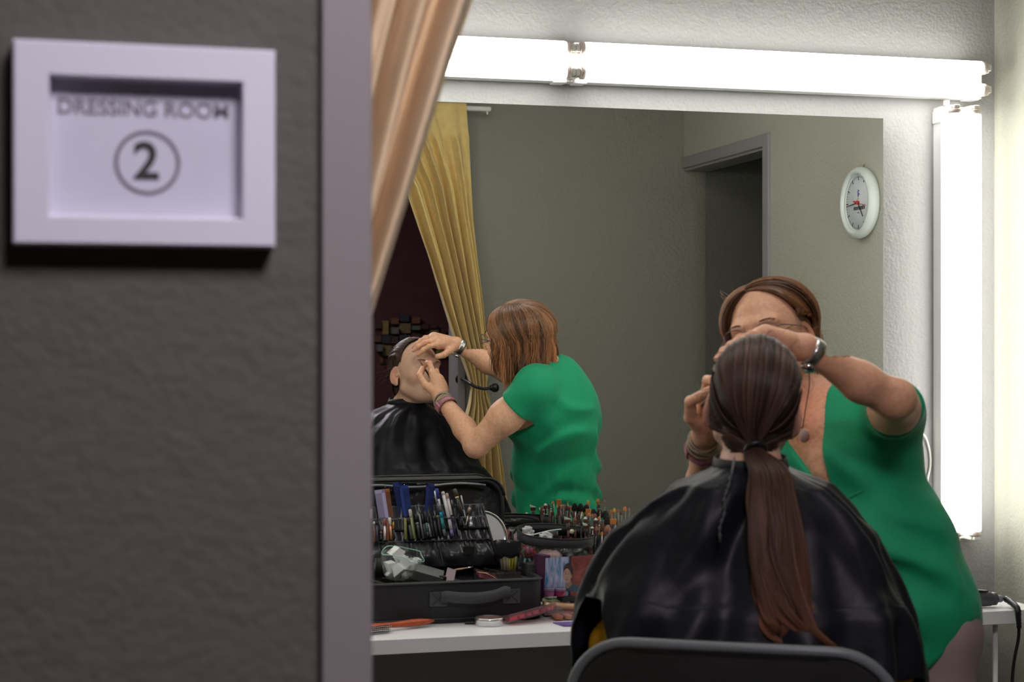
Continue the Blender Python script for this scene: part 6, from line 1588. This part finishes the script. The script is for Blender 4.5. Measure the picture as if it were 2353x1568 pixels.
# hair brush
def hairbrush():
    a, b = Vector((.640, 3.868, CT + .0135)), Vector((.870, 3.940, CT + .0135)); d = (b - a).normalized(); s_ = Vector((-d.y, d.x, 0)); t = thing('hairbrush', 'orange-handled hairbrush with black and white bristles, partly behind the door jamb', 'hairbrush', (.75, 3.90, CT))
    V = []; Fc = []; pr = [(0, .010, .006), (.03, .017, .008), (.075, .018, .008), (.105, .012, .007), (.125, .0065, .0065), (.15, .0075, .007), (.18, .0115, .009), (.205, .0105, .0085), (.225, .006, .006), (.241, .0012, .0015)]
    P = [Vector((0, *q[1:])) for q in pr]; n = 20; K = 40
    for k in range(K):
        x = .241 * k / (K - 1); w_ = np.interp(x, [q[0] for q in pr], [q[1] for q in pr]); h = np.interp(x, [q[0] for q in pr], [q[2] for q in pr])
        for j in range(n): an = 2 * math.pi * j / n; V.append(a + d * x + s_ * math.cos(an) * w_ + Vector((0, 0, math.sin(an) * h)))
    for i in range(K - 1):
        for j in range(n): Fc.append((i * n + j, i * n + (j + 1) % n, (i + 1) * n + (j + 1) % n, (i + 1) * n + j))
    Fc += [tuple(range(n))[::-1], tuple((K - 1) * n + j for j in range(n))]
    reparent(py('handle', V, Fc, pm('orange_wood', (.42, .075, .025), .35, noise=(60, .2))), t)
    bp, bw = [], []
    for i in range(20):
        for j in range(5):
            p = a + d * (.012 + .0050 * i) - s_ * .012 + Vector((0, 0, .004 - .0045 * j)); e = p - s_ * .018; bp.append(tube_data([p, e], .0008, 5)); bw.append(lathe_data([(.0001, 0), (.0013, .0008), (.0001, .002)], 6, e, -s_))
    v, f = join(bp); reparent(tag(py('bristles', v, f, M['black']), kind='stuff'), t); v, f = join(bw); reparent(tag(py('bristle_tips', v, f, M['white_plastic']), kind='stuff'), t)
hairbrush()
# purple cloth and the small black strap
q = [at(1276, 1429, 3.885), at(1297, 1444, 3.845), at(1330, 1443, 3.83), at(1330, 1427, 3.875)]; z0 = CT + .0015
V = [(q[0].x, 3.905, z0), (q[1].x, 3.850, z0 + .001), (1.235, 3.850, z0 + .003), (1.245, 3.905, z0), (1.20, 3.880, z0 + .003)]
o = solidify(py('purple_cloth', V, [(0, 1, 4), (1, 2, 4), (2, 3, 4), (3, 0, 4)], pm('violet_cloth', (.16, .10, .36), .7)), .002); tag(o, 'folded violet cloth on the counter edge, left of the black cape', 'cloth')
o = box('strap', (.962, 3.945, CT + .004), (.030, .014, .007), M['leather'], bev=.002, rz=-.2); tag(o, 'short black strap end poking out between case and silver tin', 'strap')
bm = bmesh.new(); bmesh.ops.create_icosphere(bm, subdivisions=4, radius=1)
cc = at(1276, 1402, 3.955)
for v in bm.verts: v.co = cc + Vector((v.co.x * .018, v.co.y * .012, v.co.z * .009)) * (1 + .45 * vn1(v.co.x * 3 + 5, v.co.y * 3, v.co.z * 3))
tag(frombm('crumpled_film', bm, M['bagfilm'], smooth=True), 'crumpled clear film between the pink palette and the beige tube', 'wrapper')

# ------------------------------------------------------------ make-up brushes standing in a clear holder
def brushes():
    hc = Vector((1.352, 4.185, CT))
    t = thing('brush_holder', 'clear acrylic holder packed with make-up brushes, beside the caped person', 'brush holder', hc)
    bm = bmesh.new(); bbox_bm(bm, hc + Vector((0, 0, .002)), Vector((.20, .13, .004)), bev=.001); reparent(frombm('floor_plate', bm, M['acrylic']), t)
    for dx, dy, sx, sy in ((0, -.064, .20, .002), (0, .064, .20, .002), (-.099, 0, .002, .126), (.099, 0, .002, .126), (-.033, 0, .002, .126), (.033, 0, .002, .126)):
        reparent(mm('wall', hc + Vector((dx - sx / 2, dy - sy / 2, .004)), hc + Vector((dx + sx / 2, dy + sy / 2, .125)), M['acrylic']), t)
    C = {'or': (.50, .19, .045), 'go': (.60, .33, .06), 'br': (.10, .035, .02), 'bk': (.008, .008, .009), 'wh': (.62, .66, .58), 'pk': (.34, .15, .11), 'te': (.03, .25, .18), 'rd': (.10, .02, .03), 'lb': (.25, .10, .05)}
    nm = {'or': 'orange', 'go': 'golden', 'br': 'dark brown', 'bk': 'black', 'wh': 'white-tipped brown', 'pk': 'rosy brown', 'te': 'teal', 'rd': 'wine red', 'lb': 'light brown'}
    # px, py of the tip, depth, kind, half width (m), bristle length, shape
    B = [(1304, 1189, 4.15, 'wh', .0085, .014, 'slant'), (1318, 1178, 4.20, 'rd', .0040, .014, 'oval'), (1321, 1190, 4.16, 'lb', .0050, .010, 'oval'), (1331, 1184, 4.22, 'br', .0030, .020, 'flat'), (1338, 1176, 4.20, 'go', .0026, .012, 'point'),
         (1345, 1176, 4.23, 'br', .0050, .014, 'oval'), (1352, 1170, 4.18, 'or', .0075, .016, 'flat'), (1353.5, 1179, 4.15, 'or', .0042, .009, 'oval'), (1345, 1188, 4.13, 'wh', .0060, .015, 'oval'), (1346, 1203, 4.11, 'wh', .0075, .013, 'slant'),
         (1354, 1202, 4.10, 'br', .0048, .010, 'oval'), (1361, 1181, 4.19, 'pk', .0042, .012, 'oval'), (1367, 1181, 4.20, 'lb', .0055, .010, 'oval'), (1369, 1191, 4.15, 'wh', .0062, .014, 'oval'), (1364, 1170, 4.23, 'bk', .0090, .022, 'oval'),
         (1378, 1171, 4.23, 'bk', .0095, .022, 'oval'), (1379, 1172, 4.17, 'or', .0020, .010, 'point'), (1377, 1187, 4.15, 'or', .0045, .008, 'oval'), (1385, 1189, 4.16, 'te', .0022, .012, 'point'), (1392, 1174, 4.23, 'bk', .0100, .024, 'oval'),
         (1396, 1187, 4.18, 'bk', .0092, .022, 'oval'), (1404, 1173, 4.21, 'or', .0040, .010, 'flat'), (1412, 1168, 4.20, 'go', .0042, .012, 'oval'), (1420, 1171, 4.19, 'lb', .0038, .008, 'oval'), (1405.5, 1184, 4.16, 'or', .0022, .009, 'point'),
         (1436, 1164, 4.20, 'or', .0050, .014, 'oval'), (1409, 1193, 4.14, 'or', .0090, .014, 'flat'), (1416, 1198, 4.15, 'br', .0070, .016, 'oval'), (1397, 1207, 4.11, 'pk', .0085, .018, 'oval'), (1383, 1204, 4.12, 'br', .0048, .020, 'oval'),
         (1371, 1210, 4.10, 'pk', .0048, .012, 'oval'), (1377, 1207, 4.095, 'wh', .0022, .005, 'oval'), (1361, 1211, 4.09, 'wh', .0050, .009, 'oval'), (1383, 1223, 4.09, 'or', .0035, .009, 'oval'), (1390, 1220, 4.10, 'br', .0060, .014, 'oval'),
         (1427, 1175, 4.22, 'br', .0040, .010, 'oval'), (1446, 1167, 4.21, 'pk', .0035, .009, 'oval'), (1368, 1224, 4.10, 'rd', .0032, .010, 'oval'), (1335, 1195, 4.15, 'bk', .0032, .016, 'point'), (1310, 1198, 4.18, 'br', .0060, .012, 'flat'),
         (1326, 1197, 4.20, 'br', .0045, .010, 'flat'), (1402, 1214, 4.13, 'br', .0072, .016, 'oval'), (1389, 1200, 4.20, 'lb', .0045, .012, 'flat')]
    sh = {'oval': 'rounded', 'flat': 'flat square', 'point': 'pointed', 'slant': 'slanted'}; used = {}
    ordn = ['', 'second ', 'third ', 'fourth ', 'fifth ', 'sixth ', 'seventh ', 'eighth ', 'ninth ', 'tenth ']
    B.sort(key=lambda b: b[0])
    for px, py_, y, kd, hw, bl_, shp in B:
        tip = at(px, py_, y); foot = Vector((hc.x + max(-.088, min(.088, (tip.x - hc.x) * .85)), hc.y + max(-.055, min(.055, (tip.y - hc.y) * .8)), CT + .006)); d = (foot - tip); Ln = d.length; d.normalize()
        key = (kd, shp); i = used.get(key, 0); used[key] = i + 1
        lab = 'make-up brush with %s %s bristles, %s in the holder' % (sh[shp], nm[kd], (ordn[i] + 'from the left') if i else 'leftmost')
        b = thing('makeup_brush', lab, 'brush', tip, 'make-up brushes in the clear holder'); s_ = d.cross(Vector((0, 1, 0))).normalized(); nrm_ = s_.cross(d)
        V = []; n = 16; K = 9; fr = hw * (.62 if shp != 'flat' else .92)
        for k in range(K):
            u = k / (K - 1)
            if shp == 'oval': w_ = hw * math.sin(math.pi * (.06 + .62 * u)) ** .7
            elif shp == 'flat': w_ = hw * (.93 + .07 * (1 - u))
            elif shp == 'point': w_ = hw * (u * .98 + .02) ** .7
            else: w_ = hw * (1 - .12 * u)
            th = w_ * (.45 if shp in ('flat', 'slant') else .75)
            if k == K - 1: w_ = fr; th = fr * (.5 if shp in ('flat', 'slant') else .85)
            for j in range(n):
                an = 2 * math.pi * j / n; sl = (hw * .8 * math.cos(an) * (1 - u) if shp == 'slant' else 0)
                V.append(tip + d * (bl_ * u + sl * .55 + (.0015 if shp == 'slant' else 0)) + s_ * math.cos(an) * w_ + nrm_ * math.sin(an) * th)
        Fc = [(i_ * n + j, i_ * n + (j + 1) % n, (i_ + 1) * n + (j + 1) % n, (i_ + 1) * n + j) for i_ in range(K - 1) for j in range(n)] + [tuple(range(n))[::-1], tuple((K - 1) * n + j for j in range(n))]
        o = py('bristles', V, Fc, [pm('br_' + kd, C[kd] if kd != 'wh' else C['br'], .75, noise=(900, .35)), pm('br_whtip', C['wh'], .7)]); reparent(o, b)
        if kd == 'wh':
            for p_ in o.data.polygons:
                if (p_.center - tip).dot(d) < bl_ * .42: p_.material_index = 1
        flat = .5 if shp in ('flat', 'slant') else .85; V = []
        for u_, w_ in ((0, fr), (.35, fr * .95), (1, .0026)):
            for j in range(n):
                an = 2 * math.pi * j / n; ff = flat * (1 - u_) + u_; V.append(tip + d * (bl_ + .020 * u_) + s_ * math.cos(an) * w_ * 1.04 + nrm_ * math.sin(an) * w_ * ff * 1.04)
        Fc = [(i_ * n + j, i_ * n + (j + 1) % n, (i_ + 1) * n + (j + 1) % n, (i_ + 1) * n + j) for i_ in range(2) for j in range(n)]
        reparent(py('ferrule', V, Fc, M['chrome']), b)
        h0 = bl_ + .020
        reparent(lathe('handle', [(.0026, h0), (.0036, h0 + .02), (.0028, (h0 + Ln) / 2 + .01), (.0020, Ln - .002), (.0001, Ln)], [M['black'], pm('dark_wood', (.06, .02, .015), .3), pm('wine_handle', (.10, .015, .03), .3)][int(px) % 3], n=12, c=tip, axis=d), b)
brushes()

# ------------------------------------------------------------ curling iron with its cord, wall socket with cable
def iron():
    t = thing('curling_iron', 'dark grey curling iron lying at the right end of the counter, cord hanging down', 'curling iron', (2.25, 3.87, CT))
    a = Vector((2.330, 3.850, CT + .021)); d = Vector((-1, .12, .02)).normalized()
    reparent(lathe('handle', [(.0001, 0), (.012, 0), (.0165, .003), (.0170, .012), (.0150, .014), (.0185, .017), (.0200, .035), (.0205, .080), (.0185, .13), (.0001, .132)], pm('tool_grey', (.065, .065, .075), .35), n=32, c=a, axis=d), t)
    reparent(lathe('barrel', [(.0115, .13), (.0115, .30), (.009, .306), (.0001, .308)], M['chrome'], n=28, c=a, axis=d), t)
    p0, p1 = a + d * .030 + Vector((0, -.004, .020)), a + d * .18 + Vector((0, -.004, .026))
    V = []; K = 12
    for k in range(K):
        u = k / (K - 1); p = p0 * (1 - u) + p1 * u + Vector((0, 0, .004 * math.sin(u * 3.1)))
        V += [p + Vector((0, -.008, -.001)), p + Vector((0, 0, .0015)), p + Vector((0, .008, -.001))]
    reparent(solidify(py('clamp', V, [(3 * i + j, 3 * i + j + 1, 3 * i + 4 + j, 3 * i + 3 + j) for i in range(K - 1) for j in (0, 1)], pm('tool_light', (.30, .30, .32), .3)), .002), t)
    reparent(tube('clamp_rim', [p0 + Vector((0, -.008, .001)), p1 + Vector((0, -.008, .003))], .0015, M['black'], n=6), t)
    reparent(lathe('swivel', [(.0080, -.014), (.0095, -.010), (.0095, 0)], pm('tool_light2', (.22, .22, .24), .3), n=20, c=a, axis=d), t)
    cp = cr([a - d * .012, a - d * .024 + Vector((0, -.006, -.001)), at(2337, 1398, 3.778), at(2340, 1420, 3.772), at(2341.5, 1440, 3.772), at(2340, 1470, 3.776), at(2333, 1505, 3.778), at(2328, 1540, 3.78), at(2326, 1580, 3.78), at(2328, 1700, 3.775), at(2332, 1900, 3.77), at(2330, 2100, 3.765)], 6)
    reparent(tube('cord', cp, .0042, M['black'], n=12), t)
    rl = cp[5:26]; v, f = tube_data([p for p in rl], [.0085 - .003 * k / len(rl) + (.0010 if k % 2 else 0) for k in range(len(rl))], 12); reparent(py('strain_relief', v, f, M['black']), t)
iron()
t = thing('wall_socket', 'white wall socket with a white cable loop, behind the standing person', 'socket', (2.328, D, 1.19))
bm = bmesh.new(); bbox_bm(bm, Vector((2.328, D - .006, 1.195)), Vector((.076, .012, .076)), bev=.003); reparent(frombm('plate', bm, M['white_plastic']), t)
reparent(lathe('insert', [(.0001, .0122), (.022, .0122), (.0225, .0135)], M['white_metal'], n=32, c=(2.328, D, 1.195), axis=(0, -1, 0)), t)
reparent(tube('cable', cr([(2.360, D - .006, 1.190), (2.378, D - .008, 1.180), (2.390, D - .007, 1.155), (2.397, D - .006, 1.125), (2.398, D - .005, 1.09), (2.385, D - .005, 1.02), (2.37, D - .005, .80)], 8), .0032, M['white_plastic'], n=10), t)
